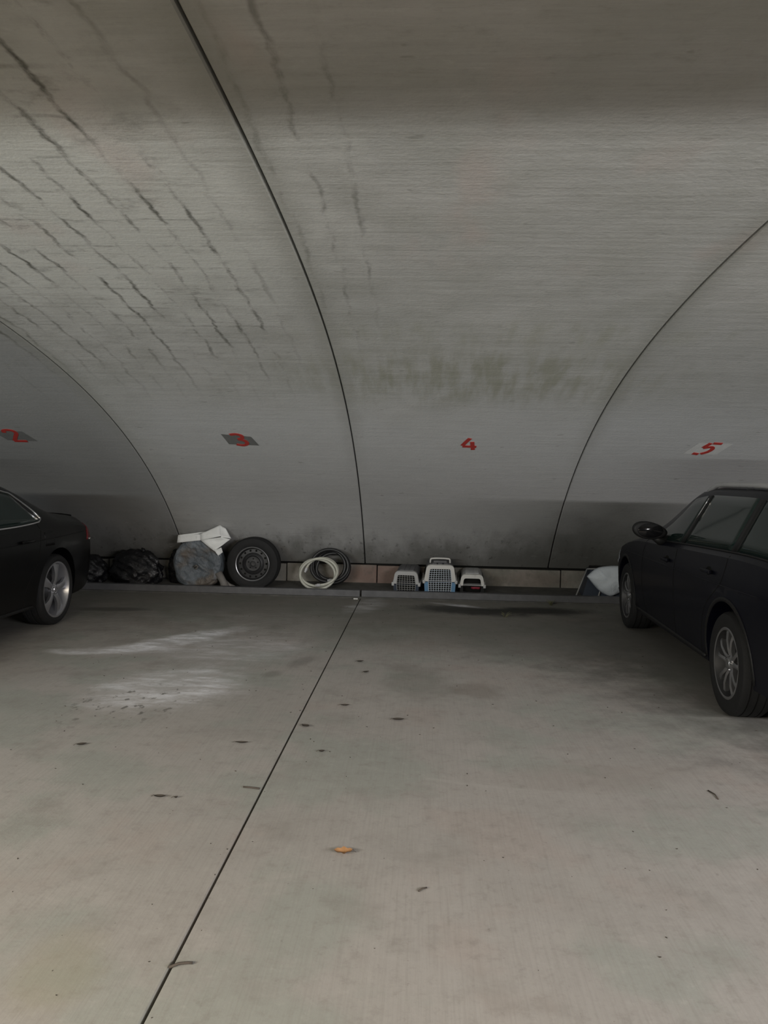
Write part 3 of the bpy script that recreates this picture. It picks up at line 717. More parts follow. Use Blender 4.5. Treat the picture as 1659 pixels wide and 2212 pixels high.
def saloon():
    root = empty('saloon_car', (-4.43, 7.30, 0), -PI / 2)
    tag(root, 'black saloon car with chrome window trim parked tail to the wall in bay 2', 'car', 'parked cars')
    T = dict(
        zt=[(-1.08, .62), (-1.06, .88), (-1.0, .98), (-.88, 1.03), (-.55, 1.065), (-.30, 1.10), (-.05, 1.19), (.20, 1.30), (.50, 1.39), (.85, 1.44), (1.2, 1.445), (1.55, 1.405), (1.85, 1.30), (2.35, 1.07), (2.55, 1.01), (3.2, .93), (3.55, .80), (3.68, .60)],
        ze=[(-1.08, .58), (-1.06, .83), (-1.0, .93), (-.88, .985), (-.55, 1.015), (-.30, 1.045), (-.05, 1.13), (.20, 1.235), (.50, 1.325), (.85, 1.375), (1.2, 1.38), (1.55, 1.345), (1.85, 1.245), (2.35, 1.03), (2.55, .975), (3.2, .88), (3.55, .74), (3.68, .55)],
        he=[(-1.08, .56), (-.9, .68), (-.5, .73), (-.2, .70), (.15, .645), (.7, .595), (1.3, .59), (1.9, .64), (2.5, .74), (3.2, .71), (3.68, .40)],
        zs=[(-1.08, .52), (-1.04, .76), (-.92, .88), (-.4, .945), (.6, .95), (1.8, .93), (2.7, .87), (3.4, .74), (3.68, .48)],
        hs=[(-1.08, .66), (-.96, .80), (-.6, .885), (.0, .92), (2.6, .92), (3.1, .885), (3.45, .77), (3.68, .46)],
        zb=[(-1.08, .34), (-.95, .26), (-.5, .20), (3.2, .18), (3.55, .20), (3.68, .28)])
    c = Car(T, 2.82, .345, .92, 'car_black', root); c.body()
    for ax in (0, 2.82):
        for sd in (1, -1): make_tyre(.345, .268, .235, 'five', root, (ax, sd * .785, .345), sd < 0)
    zb_ = lambda x: c.zs(x) + .052 + .06 * max(0, .85 - x) ** 2
    zt_ = lambda x: c.ze(x) - .030
    for sd in (1, -1):
        c.patch('rear_window', lambda v: (.20 + .22 * v, 1.08 - .03 * v), lambda x, v: zb_(x) + max(zt_(x) - zb_(x), .004) * v, sd, 'glass')
        c.patch('front_window', lambda v: (1.16 - .03 * v, 2.18 - .66 * v), lambda x, v: zb_(x) + max(zt_(x) - zb_(x), .004) * v, sd, 'glass')
        c.patch('door_pillar', lambda v: (1.08 - .03 * v, 1.16 - .03 * v), lambda x, v: zb_(x) + (zt_(x) - zb_(x)) * v, sd, 'plastic', nu=2)
        up_ = [(.165, 1.040), (.175, 1.085), (.21, 1.130), (.28, 1.19)] + [(x, zt_(x) + .004) for x in np.linspace(.40, 1.6, 16)]
        c.line('window_trim', curve_pts(up_, 3), sd, .011, 'chrome', .004)
        c.line('sill_trim', [(.17, 1.036)] + [(x, zb_(x) - .008) for x in np.linspace(.24, 2.15, 18)], sd, .0065, 'satin', .003)
        for xs_ in ([(.30, 1.0), (.36, .85), (.42, .66)], [(1.12, .98), (1.12, .6), (1.10, .26)], [(2.18, .95), (2.2, .6), (2.12, .26)], [(.42, .66), (.60, .45), (.66, .26)]):
            c.line('door_gap', curve_pts(xs_, 6), sd, .0035, 'dark', -.001)
        for hx in (.62, 1.36):
            hd = G().box((-.10, -.012, -.013), (.10, .016, .013), .008).build('door_handle', 'car_black', root, 'auto'); hd.location = (hx, sd * (c.side(hx, .86) + .018), .86)
        c.patch('tail_lamp', lambda v: (-1.035 + .03 * v, -.72 - .08 * v), lambda x, v: .775 + .17 * v, sd, 'lamp_red', off=.006)
        c.patch('headlamp', lambda v: (3.15 + .1 * v, 3.55), lambda x, v: c.zs(x) - .12 + .11 * v, sd, 'lamp_clear', off=.006)
        c.line('rear_reflector', [(-.90, .78), (-.80, .778)], sd, .007, 'pale_metal', .008)
        fl = c.patch('fuel_flap', lambda v: (.10, .27), lambda x, v: .79 + .13 * v, sd, 'car_black', off=.003) if sd > 0 else None
        c.line('body_crease', [(x, .86 - .02 * x) for x in np.linspace(-.85, 2.9, 24)], sd, .004, 'car_black', .001)
        c.line('side_sill', [(x, .25) for x in np.linspace(2.38, .46, 16)], sd, .016, 'plastic', .0)
        mx = 1.9; my = c.side(mx, 1.0)
        G().tube([(mx, sd * (my - .02), .99), (mx, sd * (my + .09), 1.0)], .03, 8).build('mirror_arm', 'plastic', root, True)
        po = G().box((-.05, -.10, -.06), (.06, .10, .06), .04).build('mirror_housing', 'car_black', root, 'auto'); po.location = (mx, sd * (my + .16), 1.02)
    c.toppatch('windscreen', 1.6, 2.38, lambda x: c.he(x) * .93, 'glass')
    c.toppatch('tail_window', -.22, .44, lambda x: c.he(x) * .90, 'glass')
    c.toppatch('boot_lip', -1.0, -.88, lambda x: c.he(x) * .9, 'car_black', off=.018, nu=3)
    G().box((-1.11, -.66, .28), (-.98, .66, .46), .03).build('rear_bumper', 'car_black', root, 'auto')
    G().box((-1.095, -.26, .60), (-1.04, .26, .72), .005).build('plate_recess', 'plastic', root)
    G().box((3.58, -.5, .26), (3.69, .5, .52), .03).build('grille', 'plastic', root)
    return root
saloon()

# ------------------------------------------------------------------ spare wheel leaning on the footing
def noise3(p, sd=0.0):
    x, y, z = p
    return (math.sin(x * 1.7 + y * 2.3 + sd) * math.cos(y * 1.9 - z * 2.7 + sd * 1.3) + .6 * math.sin(3.1 * x - 2.2 * z + 4.1 * y + sd * 2.1) * math.cos(2.9 * y + 3.7 * z) + .35 * math.sin(6.3 * x + 5.1 * y + 7.7 * z + sd)) / 1.95
def spare():
    R_ = .335; lean = math.radians(.5)
    y0 = 9.535; root = empty('spare_wheel', (-2.115, y0, ledge_z(y0 + .02) + .004), rot=(-lean, 0, 0))
    tag(root, 'black tyre on a dark steel rim leaning against the vault', 'wheel')
    h = .105; r = .215
    prof = [(r - .01, -h * .8), (r + .02, -h), (R_ - .05, -h * 1.03), (R_ - .018, -h * .93), (R_, -h * .6), (R_ - .008, -h * .3), (R_, -h * .25), (R_, h * .25), (R_ - .008, h * .3), (R_, h * .6), (R_ - .018, h * .93), (R_ - .05, h * 1.03), (r + .02, h), (r - .01, h * .8), (r - .02, 0)]
    ty = G().lathe_y(prof, 64, True).build('tyre', 'rubber', root, 'auto'); ty.location = (0, h, R_)
    # outer face of the wheel looks to -Y
    rim = G().lathe_y([(r + .008, -h * .88), (r + .004, -h * .97), (r - .010, -h * .95), (r - .018, -h * .5), (r - .030, -h * .38), (r - .075, -h * .42), (r - .095, -h * .60), (.105, -h * .66), (.090, -h * .48), (.060, -h * .45), (.034, -h * .50), (.030, -h * .35), (.001, -h * .33)], 64, cap=False).build('rim', 'steel_rim', ty, 'auto')
    G().lathe_y([(r + .002, -h * .965), (r - .004, -h * 1.0), (r - .012, -h * .965)], 64, True).build('rim_flange', 'alloy_dark', ty, 'auto')
    first = None
    for k in range(14):
        a = 2 * PI * k / 14
        if first is None: first = G().lathe_y([(.001, -.0015), (.0135, -.0015), (.015, .004)], 12).build('vent_hole', 'dark', ty); o = first
        else: o = instance(first, ty)
        o.location = ((r - .048) * math.cos(a), -h * .40, (r - .048) * math.sin(a))
    for k in range(5):
        a = 2 * PI * k / 5 + .3
        o = G().lathe_y([(.001, -.012), (.008, -.012), (.010, .004)], 6).build('bolt_hole', 'dark', ty); o.location = (.062 * math.cos(a), -h * .43, .062 * math.sin(a))
spare()

# ------------------------------------------------------------------ bags
def blob_bag(name, loc, size, mat, label, cat, sd, amp=.10, flat=.0, n=48, knot=None, fine=.03, disc=False, rz=0.0):
    """closed lumpy bag sitting on z = 0 of its own frame"""
    root = empty(name, loc, rz); tag(root, label, cat)
    bm = bmesh.new(); bmesh.ops.create_icosphere(bm, subdivisions=5, radius=1)
    for v in bm.verts:
        p = v.co.copy(); u = p.normalized()
        k = 1 + amp * noise3(u * 2.2, sd) + fine * noise3(u * 7, sd * 2) + fine * .6 * abs(noise3(u * 13, sd * 3))
        q = Vector((u.x * size[0], u.y * size[1], u.z * size[2])) * k
        z = q.z
        if z < -size[2] * .62:
            ex = 1 + .12 * min(1, (-size[2] * .62 - z) / (size[2] * .3)); q.x *= ex; q.y *= ex; z = -size[2] * .62 - (-size[2] * .62 - z) * .06
        v.co = (q.x, q.y, z)
    zm = min(v.co.z for v in bm.verts)
    for v in bm.verts: v.co.z -= zm
    me = bpy.data.meshes.new('bag_film'); bm.to_mesh(me); bm.free(); me.shade_smooth()
    link('bag_film', me, mat, root)
    if knot:
        kx, ky, kz = knot; g = G()
        pts = [(kx, ky, kz - .03), (kx + .005, ky, kz), (kx + .01, ky - .005, kz + .03), (kx + .03, ky - .01, kz + .06), (kx + .05, ky - .015, kz + .065)]
        g.tube(pts, [.05, .022, .018, .035, .012], 10); g.build('knot', mat, root, True)
    return root
blob_bag('rubbish_bag', (-3.66, 9.72, ledge_z(9.60) + .004), (.33, .19, .28), 'bag_black', 'glossy black rubbish bag between the saloon and the grey wrapped tyre', 'bag', 1.3, .12, knot=(.06, 0, .40), fine=.045)
blob_bag('rubbish_bag', (-4.34, 9.74, ledge_z(9.60) + .004), (.29, .20, .24), 'bag_black', 'black rubbish bag furthest left, behind the saloon tail', 'bag', 4.1, .12, knot=(-.04, 0, .36), fine=.045)
blob_bag('rubbish_bag', (-3.18, 9.90, ledge_z(9.72) + .004), (.12, .11, .27), 'bag_black', 'small black rubbish bag tucked behind the grey wrapped tyre', 'bag', 7.7, .10, fine=.045)

def wrapped_tyre():
    root = empty('wrapped_tyre', (-2.83, 9.685, ledge_z(9.63) + .002))
    tag(root, 'tyre wrapped in a dusty grey plastic bag under the white sack', 'wrapped tyre')
    R_ = .318; h = .11; n = 96; V = []; Fs = []
    prof = [(.0, -.80), (.07, -.80), (.13, -.86), (.19, -1.02), (.235, -1.10), (.275, -1.06), (.302, -.90), (.316, -.6), (.320, -.2), (.320, .2), (.316, .6), (.30, .95), (.25, 1.0), (.0, 1.0)]
    prof2 = []
    for a, b in zip(prof[:-1], prof[1:]):
        for j in range(4): prof2.append((a[0] + (b[0] - a[0]) * j / 4, a[1] + (b[1] - a[1]) * j / 4))
    prof2.append(prof[-1]); m = len(prof2)
    for k in range(n):
        a = 2 * PI * k / n
        for (r, y) in prof2:
            x, z = r * math.cos(a), r * math.sin(a)
            wr = .010 * noise3((x * 14, y * 3, z * 14), .6) + .007 * math.sin(26 * (z - .4 * x) + 5 * noise3((x * 6, 0, z * 6), 2.2)) * (1 if y < 0 else .3)
            rr = 1 + (.03 * noise3((x * 9, y, z * 9), 3.3))
            q = [x * rr, y * h + (wr if y < 0 else -wr), z * rr + R_]
            if z < -.12:                       # film gathers into a skirt on the ground
                f = (-.12 - z) / .2; q[0] *= 1 + .30 * f; q[1] -= .03 * f; q[2] = max(q[2], .004)
            V.append(tuple(q))
    for k in range(n):
        for i in range(m - 1): Fs.append((k * m + i, k * m + i + 1, ((k + 1) % n) * m + i + 1, ((k + 1) % n) * m + i))
    mesh('bag_film', V, Fs, 'bag_grey', root, True)
    g = G(); g.tube([(.27, -.09, .20), (.33, -.10, .10), (.37, -.10, .012)], [.05, .045, .06], 9); g.build('bag_tail', 'bag_dust', root, True)
    g = G(); g.tube([(.30, -.07, .15), (.40, -.08, .05), (.47, -.08, .01)], [.02, .025, .035], 8); g.build('bag_tail', 'bag_dust', root, True)
    g = G()
    g.tube([(-.02, -.118, .26), (.0, -.135, .25), (.02, -.13, .275), (.0, -.14, .29), (-.03, -.13, .27)], .012, 7); g.build('bag_knot', 'bag_dust', root, True)
wrapped_tyre()

def sheet(name, quads, mat, parent, th=.006, nseg=6, wr=.006, seed=1.0):
    """soft folded cloth panels: each quad is 4 corners, joined in one film of small thickness"""
    g = G()
    for qd in quads:
        A, B, C, D = [Vector(p) for p in qd]
        nrm = (B - A).cross(D - A).normalized(); V = []
        for lay in (1, -1):
            for i in range(nseg + 1):
                for j in range(nseg + 1):
                    u, v = i / nseg, j / nseg
                    p = A * (1 - u) * (1 - v) + B * u * (1 - v) + C * u * v + D * (1 - u) * v
                    p = p + nrm * (wr * noise3(p * 16, seed) + wr * 2.2 * math.sin(PI * u) * math.sin(PI * v) + lay * th / 2)
                    V.append(p)
        m = nseg + 1; N = m * m; Fs = []
        for i in range(nseg):
            for j in range(nseg):
                a = i * m + j; Fs += [(a, a + 1, a + m + 1, a + m), (N + a, N + a + 1, N + a + m + 1, N + a + m)]
        bd = list(range(m)) + [i * m + nseg for i in range(1, m)] + [nseg * m + j for j in range(nseg - 1, -1, -1)] + [i * m for i in range(nseg - 1, 0, -1)]
        for a, b in zip(bd, bd[1:] + bd[:1]): Fs.append((a, b, N + b, N + a))
        g.add(V, Fs)
    return g.build(name, mat, parent, True)
def white_sack():
    ox, oy, oz = -2.83, 9.55, .02
    root = empty('white_sack', (ox, oy, oz)); tag(root, 'crumpled white woven sack draped over the grey wrapped tyre', 'sack')
    # coordinates: x to the right, y depth, z up (relative)
    a = lambda x, y, z: (x, y, z)
    sheet('sack_fold', [(a(-.255, .02, .600), a(-.235, .0, .700), a(.04, .01, .715), a(.05, .0, .640)),
                        (a(.04, .01, .715), a(.05, .0, .640), a(.32, -.03, .700), a(.285, .05, .835))], 'sack', root, seed=2.0)
    sheet('sack_flap', [(a(.05, -.01, .645), a(.335, -.045, .690), a(.430, .01, .660), a(.245, -.065, .515))], 'sack', root, seed=4.0, wr=.010)
    sheet('sack_flap', [(a(.285, .05, .835), a(.355, .06, .790), a(.435, .03, .670), a(.32, -.03, .690))], 'sack', root, seed=5.0)
    sheet('sack_flap', [(a(.245, -.06, .520), a(.33, -.05, .560), a(.345, -.03, .50), a(.29, -.04, .455))], 'sack', root, seed=6.0)
    sheet('sack_flap', [(a(-.235, .0, .700), a(-.255, .02, .600), a(-.20, .10, .64), a(.20, .11, .76))], 'sack', root, seed=7.0)
white_sack()

# ------------------------------------------------------------------ hose coils
def coil(name, loc, rx, loops, r, mat, label, lean, seed, rz=0.0, drift=.02, sq=.97):
    root = empty(name, loc, rot=(-lean, 0, rz)); tag(root, label, 'hose')
    rnd = random.Random(seed); pts = []; N = int(40 * loops)
    ph = rnd.uniform(0, 6)
    for i in range(N + 1):
        a = -PI / 2 + 2 * PI * i / 40; f = i / N
        R_ = rx * (1 - .20 * (0.5 + .5 * math.sin(1.3 * a * .61 + ph)) - .05 * f)
        dx = drift * math.sin(a * .37 + ph); dz = drift * .6 * math.cos(a * .43 + ph)
        pts.append((R_ * math.cos(a) + dx, -r + (f - .5) * r * 2.2 * loops * .55 + .008 * math.sin(2 * a + ph), rx + r + R_ * math.sin(a) * sq + dz))
    zm = min(p[2] for p in pts) - r
    pts = [(x, y, z - zm) for x, y, z in pts]
    g = G(); g.tube(pts, r, 10); g.build('hose_tube', mat, root, True)
    for q, d in ((pts[0], pts[1]), (pts[-1], pts[-2])):
        q, d = Vector(q), Vector(d); u = (q - d).normalized()
        G().tube([q - u * .01, q + u * .03, q + u * .032, q + u * .05], [r * 1.25, r * 1.25, r * .9, r * .9], 10).build('hose_coupling', 'satin', root, 'auto')
    return root
coil('coiled_hose', (-1.29, 9.60, ledge_z(9.60) + .006), .26, 2.7, .0165, 'hose_white', 'cream garden hose coiled up at the foot of the wall', math.radians(20), 3, .0, .030, .82)
coil('coiled_hose', (-1.15, 9.80, ledge_z(9.80) + .03), .25, 4.2, .021, 'hose_black', 'black hose coil leaning behind the cream garden hose', math.radians(11), 11, 0, .018, .92)

# ------------------------------------------------------------------ pet carriers
def rrect(w0, z0, w1, z1, rt_, rb, n=5):
    """trapezoid outline with rounded corners, bottom half-width w0 at z0, top half-width w1 at z1 (counter-clockwise from bottom-left)"""
    C = [(-w0, z0, rb), (w0, z0, rb), (w1, z1, rt_), (-w1, z1, rt_)]; out = []
    for i in range(4):
        p = Vector(C[i][:2]); a = Vector(C[i - 1][:2]); b = Vector(C[(i + 1) % 4][:2]); r = C[i][2]
        pa = p + (a - p).normalized() * r; pb = p + (b - p).normalized() * r
        for k in range(n + 1):
            t = k / n; out.append(tuple(pa * (1 - t) ** 2 + p * 2 * t * (1 - t) + pb * t * t))
    return out
def shell(outer, inner, y0, y1, name, mat, parent, shrink=.9, back=True):
    """hollow box: outlines in XZ swept along Y (front y0 open, back closed); the last ring shrinks for a rounded back"""
    g = G(); n = len(outer); cz = sum(p[1] for p in outer) / n
    st = [(y0, 1.0), (y1 - .06, 1.0), (y1 - .02, .5 + .5 * shrink + .02), (y1, shrink)]
    V = []
    for (y, k) in st: V += [(x * k, y, cz + (z - cz) * k) for x, z in outer]
    for (y, k) in st[::-1]: V += [(x * k, min(y, y1 - .012), cz + (z - cz) * k) for x, z in inner]
    R_ = len(st) * 2; Fs = []
    for i in range(R_ - 1):
        if i == len(st) - 1: continue
        for k in range(n): Fs.append((i * n + k, i * n + (k + 1) % n, (i + 1) * n + (k + 1) % n, (i + 1) * n + k))
    for k in range(n): Fs.append(((R_ - 1) * n + k, (R_ - 1) * n + (k + 1) % n, (k + 1) % n, k))
    a = (len(st) - 1) * n; Fs.append(tuple(range(a, a + n))); a = len(st) * n; Fs.append(tuple(range(a, a + n)))
    g.add(V, Fs); return g.build(name, mat, parent, 'auto')
def offset(poly, d):
    cx = sum(p[0] for p in poly) / len(poly); cz = sum(p[1] for p in poly) / len(poly)
    w = max(p[0] for p in poly) - min(p[0] for p in poly); h = max(p[1] for p in poly) - min(p[1] for p in poly)
    return [(cx + (x - cx) * (1 - 2 * d / w), cz + (z - cz) * (1 - 2 * d / h)) for x, z in poly]
def ring_frame(outer, inner, y0, y1, name, mat, parent):
    n = len(outer); V = [(x, y0, z) for x, z in outer] + [(x, y0, z) for x, z in inner] + [(x, y1, z) for x, z in inner] + [(x, y1, z) for x, z in outer]; Fs = []
    for i in range(4):
        j = (i + 1) % 4
        for k in range(n): Fs.append((i * n + k, i * n + (k + 1) % n, j * n + (k + 1) % n, j * n + k))
    return mesh(name, V, Fs, mat, parent)
def carrier(x, y, w, hb, ht, depth, top, tub, frame, wire, label, rz=0.0, handle=True, door=True, clipmat='shell_grey', nwx=9, nwz=12):
    """w: half width at the seam, hb: tub height, ht: total height"""
    root = empty('pet_carrier', (x, y, ledge_z(y) + .004), rot=(math.atan(LS), 0, rz)); tag(root, label, 'pet carrier', 'pet carriers on the ledge')
    lo = rrect(w * .90, 0, w * .97, hb, .012, .035); up_ = rrect(w * .98, hb + .012, w * .80, ht, .055, .010)
    shell(lo, offset(lo, .006), 0, depth, 'tub', tub, root, .93)
    tp = shell(up_, offset(up_, .006), 0, depth, 'top_shell', top, root, .88)
    g = G(); g.box((-w * 1.06, -.012, hb - .004), (w * 1.06, depth - .02, hb + .016), .006); fl = g
    # seam flange as a ring so that the box stays hollow
    g = G(); g.box((-w * 1.10, -.014, hb - .005), (-w * .93, depth - .03, hb + .017), .006); g.box((w * .93, -.014, hb - .005), (w * 1.10, depth - .03, hb + .017), .006); g.box((-w * .95, depth - .055, hb - .005), (w * .95, depth - .02, hb + .017), .005)
    g.build('seam_flange', frame, root, 'auto')
    # front frame of the upper half (arch) and door opening
    fo = rrect(w * 1.0, hb + .010, w * .83, ht + .004, .05, .008); fi = rrect(w * .74, hb + .006, w * .66, ht - .045, .03, .006)
    fi = [(px, max(pz, hb + .010)) for px, pz in fi]
    ring_frame(fo, fi, -.018, .03, 'door_frame', frame, root)
    lo2 = rrect(w * .93, .004, w * .985, hb, .01, .03); li = rrect(w * .70, .035, w * .74, hb - .001, .006, .02)
    ring_frame(lo2, li, -.012, .02, 'lower_frame', tub, root)
    lin = offset(up_, .009); lin2 = offset(lo, .009)
    G().prism(lin, .07, .08).prism(lin2, .07, .08).build('interior_shade_panel', 'dark', root)  # added dark panel, stands in for the shade inside the carrier
    for sd in (-1, 1):
        G().box((-.016, -.026, -.022), (.016, .02, .022), .005).build('side_clip', clipmat, root, 'auto').location = (sd * w * 1.0, 0, hb + .006)
    if door:
        g = G(); z0, z1 = .030, ht - .040
        for i in range(nwx + 1):
            f = -1 + 2 * i / nwx; g.tube([(f * w * .69, -.008, z0), (f * w * .73, -.008, hb), (f * w * .64, -.008, z1)], .0028 if 0 < i < nwx else .005, 5)
        for j in range(nwz + 1):
            z = z0 + (z1 - z0) * j / nwz; ww = w * (.69 + .04 * min(1, (z - z0) / (hb - z0))) if z < hb else w * (.73 - .09 * (z - hb) / (z1 - hb))
            g.tube([(-ww, -.011, z), (ww, -.011, z)], .0028 if 0 < j < nwz else .005, 5)
        g.build('wire_door', wire, root)
    # top ridges, vents and handle
    for k in (-1, 0, 1):
        G().box((k * w * .36 - .03, .05, ht - .006), (k * w * .36 + .03, depth - .09, ht + .008), .006).build('top_rib', top, tp, 'auto')
    for sd in (-1, 1):
        for k in range(4):
            o = G().box((-.004, -.02, -.04), (.004, .02, .04), .003).build('side_vent', 'dark', tp); o.location = (sd * (w * .90 + .001), .11 + k * .07, hb + (ht - hb) * .5); o.rotation_euler = (0, -sd * .38, 0)
    if handle:
        g = G(); hz = ht + .055
        g.tube(curve_pts([(-w * .62, .14, ht), (-w * .60, .13, hz - .012), (-w * .48, .13, hz), (0, .13, hz + .004), (w * .48, .13, hz), (w * .60, .13, hz - .012), (w * .62, .14, ht)], 5), .011, 8)
        g.build('handle', frame, root, True)
        G().box((-w * .42, .10, ht + .004), (w * .42, .19, ht + .030), .008).build('handle_base', top, root, 'auto')
    return root
carrier(-.175, 9.60, .165, .118, .285, .42, 'shell_dark', 'tub_navy', 'shell_grey', 'wire_dim', 'leftmost pet carrier with dark grey top and dull wire door', rz=-.10, handle=False, nwx=7, nwz=8)
carrier(.245, 9.60, .200, .160, .375, .42, 'shell_dark', 'tub_blue', 'shell_white', 'wire', 'middle and tallest pet carrier with blue tub and off-white door frame', rz=.0)
rc = carrier(.648, 9.64, .155, .105, .255, .40, 'shell_grey', 'plastic', 'shell_white', 'wire_dim', 'rightmost and lowest pet carrier, light grey top, black tub, no door', rz=-.03, handle=False, door=False)
g = tag(G().tube([(-.055, 0, .028), (-.03, -.012, .034), (.0, -.004, .040), (.03, -.012, .034), (.055, 0, .024)], [.018, .026, .03, .026, .016], 9).build('red_rag', 'red_cloth', None, True), 'small dark red rag inside the rightmost pet carrier', 'rag')
g.location = (.70, 9.68, ledge_z(9.68) + .052)
G().lathe_y([(.001, -.006), (.014, -.006), (.016, .004)], 12).build('latch_button', 'shell_white', rc).location = (.02, -.022, .248)

# ------------------------------------------------------------------ black crate and white bag beside the estate car
def crate():
    root = empty('folding_frame', (2.22, 9.73, ledge_z(9.68))); tag(root, 'black fabric box on a thin metal frame beside the estate car nose', 'box')
    g = G(); V = []
    lo = [(-.19, -.04), (.42, -.04), (.42, .30), (-.19, .30)]; hi = [(-.08, .04), (.42, .04), (.42, .28), (-.08, .28)]
    for P, z in ((lo, .004), (hi, .335)):
        V += [(x, y, z) for x, y in P]
    g.add(V, [(0, 1, 2, 3), (4, 5, 6, 7), (0, 1, 5, 4), (1, 2, 6, 5), (2, 3, 7, 6), (3, 0, 4, 7)]); g.build('fabric_box', 'tub_navy', root)
    for (a, b) in (((-.275, -.07, .012), (-.13, .02, .345)), ((.0, -.075, .012), (.04, -.03, .12)), ((-.13, .02, .345), (.42, .02, .36))):
        G().tube([a, b], .009, 8).build('frame_tube', 'wire_dim', root, True)
    for p in ((-.275, -.07, .0), (.0, -.075, .0)):
        o = G().box((-.02, -.014, 0), (.028, .014, .016), .005).build('frame_foot', 'pale_metal', root, 'auto'); o.location = p
    o = G().box((-.06, .03, .335), (.42, .27, .365), .012).build('lid', 'plastic', root, 'auto')
crate()
def white_bag():
    root = empty('white_bag', (2.37, 9.63, .105)); tag(root, 'puffy white plastic bag hanging over the black box beside the estate car', 'bag')
    out = [(-.305, .215), (-.21, .305), (-.10, .345), (.10, .355), (.20, .30), (.20, .10), (.08, .01), (-.02, -.025), (-.12, .02), (-.20, .09)]
    n = len(out); ring = curve_pts(out + [out[0]], 5)[:-1]; m = len(ring); cx, cz = -.04, .17
    V = []; Fs = []; L = [(1.0, 0.0), (.93, -.035), (.78, -.062), (.5, -.085), (.22, -.093)]
    for k, y in L:
        for (x, z) in ring:
            px, pz = cx + (x - cx) * k, cz + (z - cz) * k
            V.append((px, y + .024 * noise3((px * 13, 0, pz * 13), 1.5) * (1 - k * .6) + .008 * noise3((px * 37, 0, pz * 37), 2.5) * (1 - k * .7), pz))
    for i in range(len(L) - 1):
        for k in range(m): Fs.append((i * m + k, i * m + (k + 1) % m, (i + 1) * m + (k + 1) % m, (i + 1) * m + k))
    Fs.append(tuple(range((len(L) - 1) * m, len(L) * m)))
    b0 = len(V)
    for (x, z) in ring: V.append((cx + (x - cx) * .85, .05, cz + (z - cz) * .85))
    for k in range(m): Fs.append((k, (k + 1) % m, b0 + (k + 1) % m, b0 + k))
    Fs.append(tuple(range(b0, b0 + m)))
    mesh('bag_film', V, Fs, 'bag_white', root, True)
white_bag()

# ------------------------------------------------------------------ leaves, twigs and litter on the floor
def leaf(x, y, L, wd, rz, mat, label, curl=.010, cat='leaf', lobed=False):
    root = empty('fallen_leaf', (x, y, .002), rz); tag(root, label, cat)
    n = 14; V = []; Fs = []
    for i in range(n + 1):
        t = i / n; px = (t - .5) * L
        h = wd * math.sin(PI * min(1, t * 1.02)) ** .75 * (1 + (.28 * math.sin(t * 17) if lobed else 0))
        zc = curl * (2 * t - 1) ** 2
        for k in (-1, -.5, 0, .5, 1): V.append((px, k * h / 2, .002 + zc + abs(k) * curl * .8 * math.sin(PI * t)))
    N = len(V); V += [(a, b, c - .0012) for a, b, c in V]
    for i in range(n):
        for k in range(4):
            a = i * 5 + k; Fs += [(a, a + 1, a + 6, a + 5), (N + a, N + a + 1, N + a + 6, N + a + 5)]
    mesh('blade', V, Fs, mat, root, True)
    G().tube([(-.5 * L, 0, .003 + curl), (-.5 * L - .007, .002, .006), (-.5 * L - .014, .001, .003)], .0012, 5).build('stem', 'twig', root, True)
    return root
leaf(-.283, 2.992, .075, .048, .15, 'leaf_orange', 'dry orange leaf alone on the near floor', .012, lobed=True).rotation_euler = (0, 0, PI + .1)
LV = [(-1.181, 3.44, .055, .026, .05, 'dark brown leaf left of the floor joint, level with the saloon shadow'),
      (-1.104, 3.437, .018, .012, .4, 'tiny dark leaf scrap just right of the largest dark leaf left of the joint'),
      (-.118, 4.696, .075, .040, .1, 'dark curled leaf right of the floor joint in mid floor'),
      (-.666, 4.512, .055, .040, -.6, 'dark leaf touching the right side of the floor joint'),
      (-.976, 4.189, .075, .022, .05, 'long thin dark leaf just left of the floor joint'),
      (-1.834, 4.068, .055, .030, .5, 'dark leaf near the left edge of the floor'),
      (-.473, 6.162, .06, .035, .3, 'small dark leaf right of the joint, further back of two'),
      (-.40, 5.83, .055, .030, .8, 'small dark leaf right of the joint, nearer of two'),
      (-.475, 4.955, .06, .025, .1, 'pale brown leaf scrap right of the joint below the two small leaves'),
      (-.515, 4.10, .035, .022, .2, 'tiny leaf scrap right of the joint in mid floor')]
for (x, y, L, wd, rz, lb) in LV: leaf(x, y, L, wd, rz, 'leaf_brown', lb, .008)
def twig(x, y, pts, label, r=.003):
    o = G().tube([(a, b, r + c) for a, b, c in pts], r, 6).build('twig', 'twig', None, True); o.location = (x, y, .0); tag(o, label, 'twig'); return o
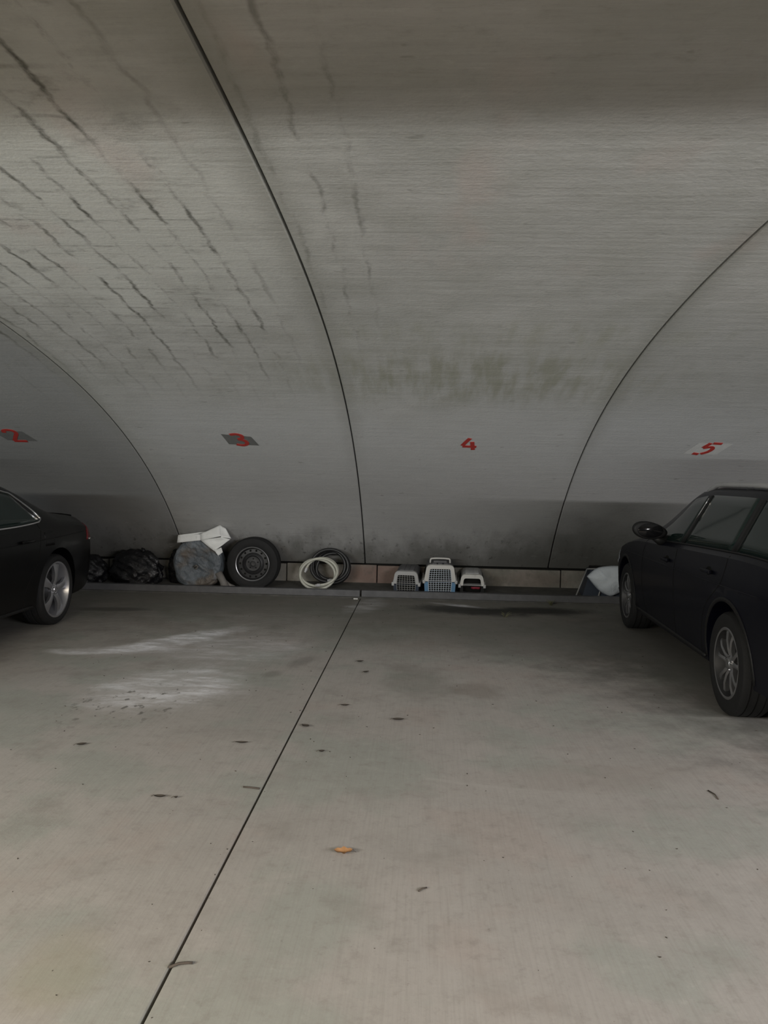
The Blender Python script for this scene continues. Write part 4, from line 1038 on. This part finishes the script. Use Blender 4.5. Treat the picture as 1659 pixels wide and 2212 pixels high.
twig(-.70, 2.246, [(-.035, -.014, 0), (-.01, .002, .003), (.018, .010, .002), (.030, .013, 0)], 'short dark twig at the floor joint near the bottom edge', .0042)
twig(-.775, 3.577, [(-.05, .012, .0), (-.02, .0, .004), (.03, -.002, .0)], 'dark twig lying across to the floor joint', .0045)
twig(.032, 2.743, [(-.014, -.012, 0), (.0, .0, .003), (.016, .014, 0)], 'tiny twig on the near floor right of the orange leaf', .003)
o = twig(1.438, 3.72, [(0, -.05, 0), (.002, 0, .002), (-.012, .05, .0)], 'thin forked twig near the right edge of the floor', .003)
rl = random.Random(5); g = G()
for i in range(260):
    x = rl.uniform(-2.6, 2.2); y = rl.uniform(2.0, 9.2); s_ = rl.uniform(.0012, .0035) * (.6 + y / 8)
    a = rl.uniform(0, PI); ca, sa = math.cos(a), math.sin(a)
    P = [(s_ * 1.8, 0), (0, s_ * .7), (-s_ * 1.5, s_ * .1), (0, -s_ * .8)]
    V = [(x + p * ca - q * sa, y + p * sa + q * ca, z) for z in (.0, s_ * .7) for p, q in P]
    g.add(V, [(0, 1, 2, 3), (4, 5, 6, 7), (0, 1, 5, 4), (1, 2, 6, 5), (2, 3, 7, 6), (3, 0, 4, 7)])
o = g.build('floor_grit', 'leaf_brown'); o['kind'] = 'stuff'; tag(o, 'fine dark grit and leaf crumbs scattered over the floor', 'grit')
def weed(x, y, label, n, h, sd):
    root = empty('dry_weed', (x, y, .0)); tag(root, label, 'weed'); r_ = random.Random(sd)
    for i in range(n):
        a = r_.uniform(0, 6.28); d = r_.uniform(.02, .08); hh = h * r_.uniform(.5, 1)
        G().tube([(0.01 * math.cos(a), .01 * math.sin(a), 0), (d * .5 * math.cos(a), d * .5 * math.sin(a), hh * .7), (d * math.cos(a), d * math.sin(a), hh)], [.0035, .0025, .001], 5).build('blade', 'grass', root, True)
weed(.93, 8.40, 'small dry weed tuft on the dark floor stain below the carriers', 7, .07, 2)
weed(1.58, 9.30, 'dark weed clump against the rail beside the black box', 14, .07, 6)
bpy.context.view_layer.update()
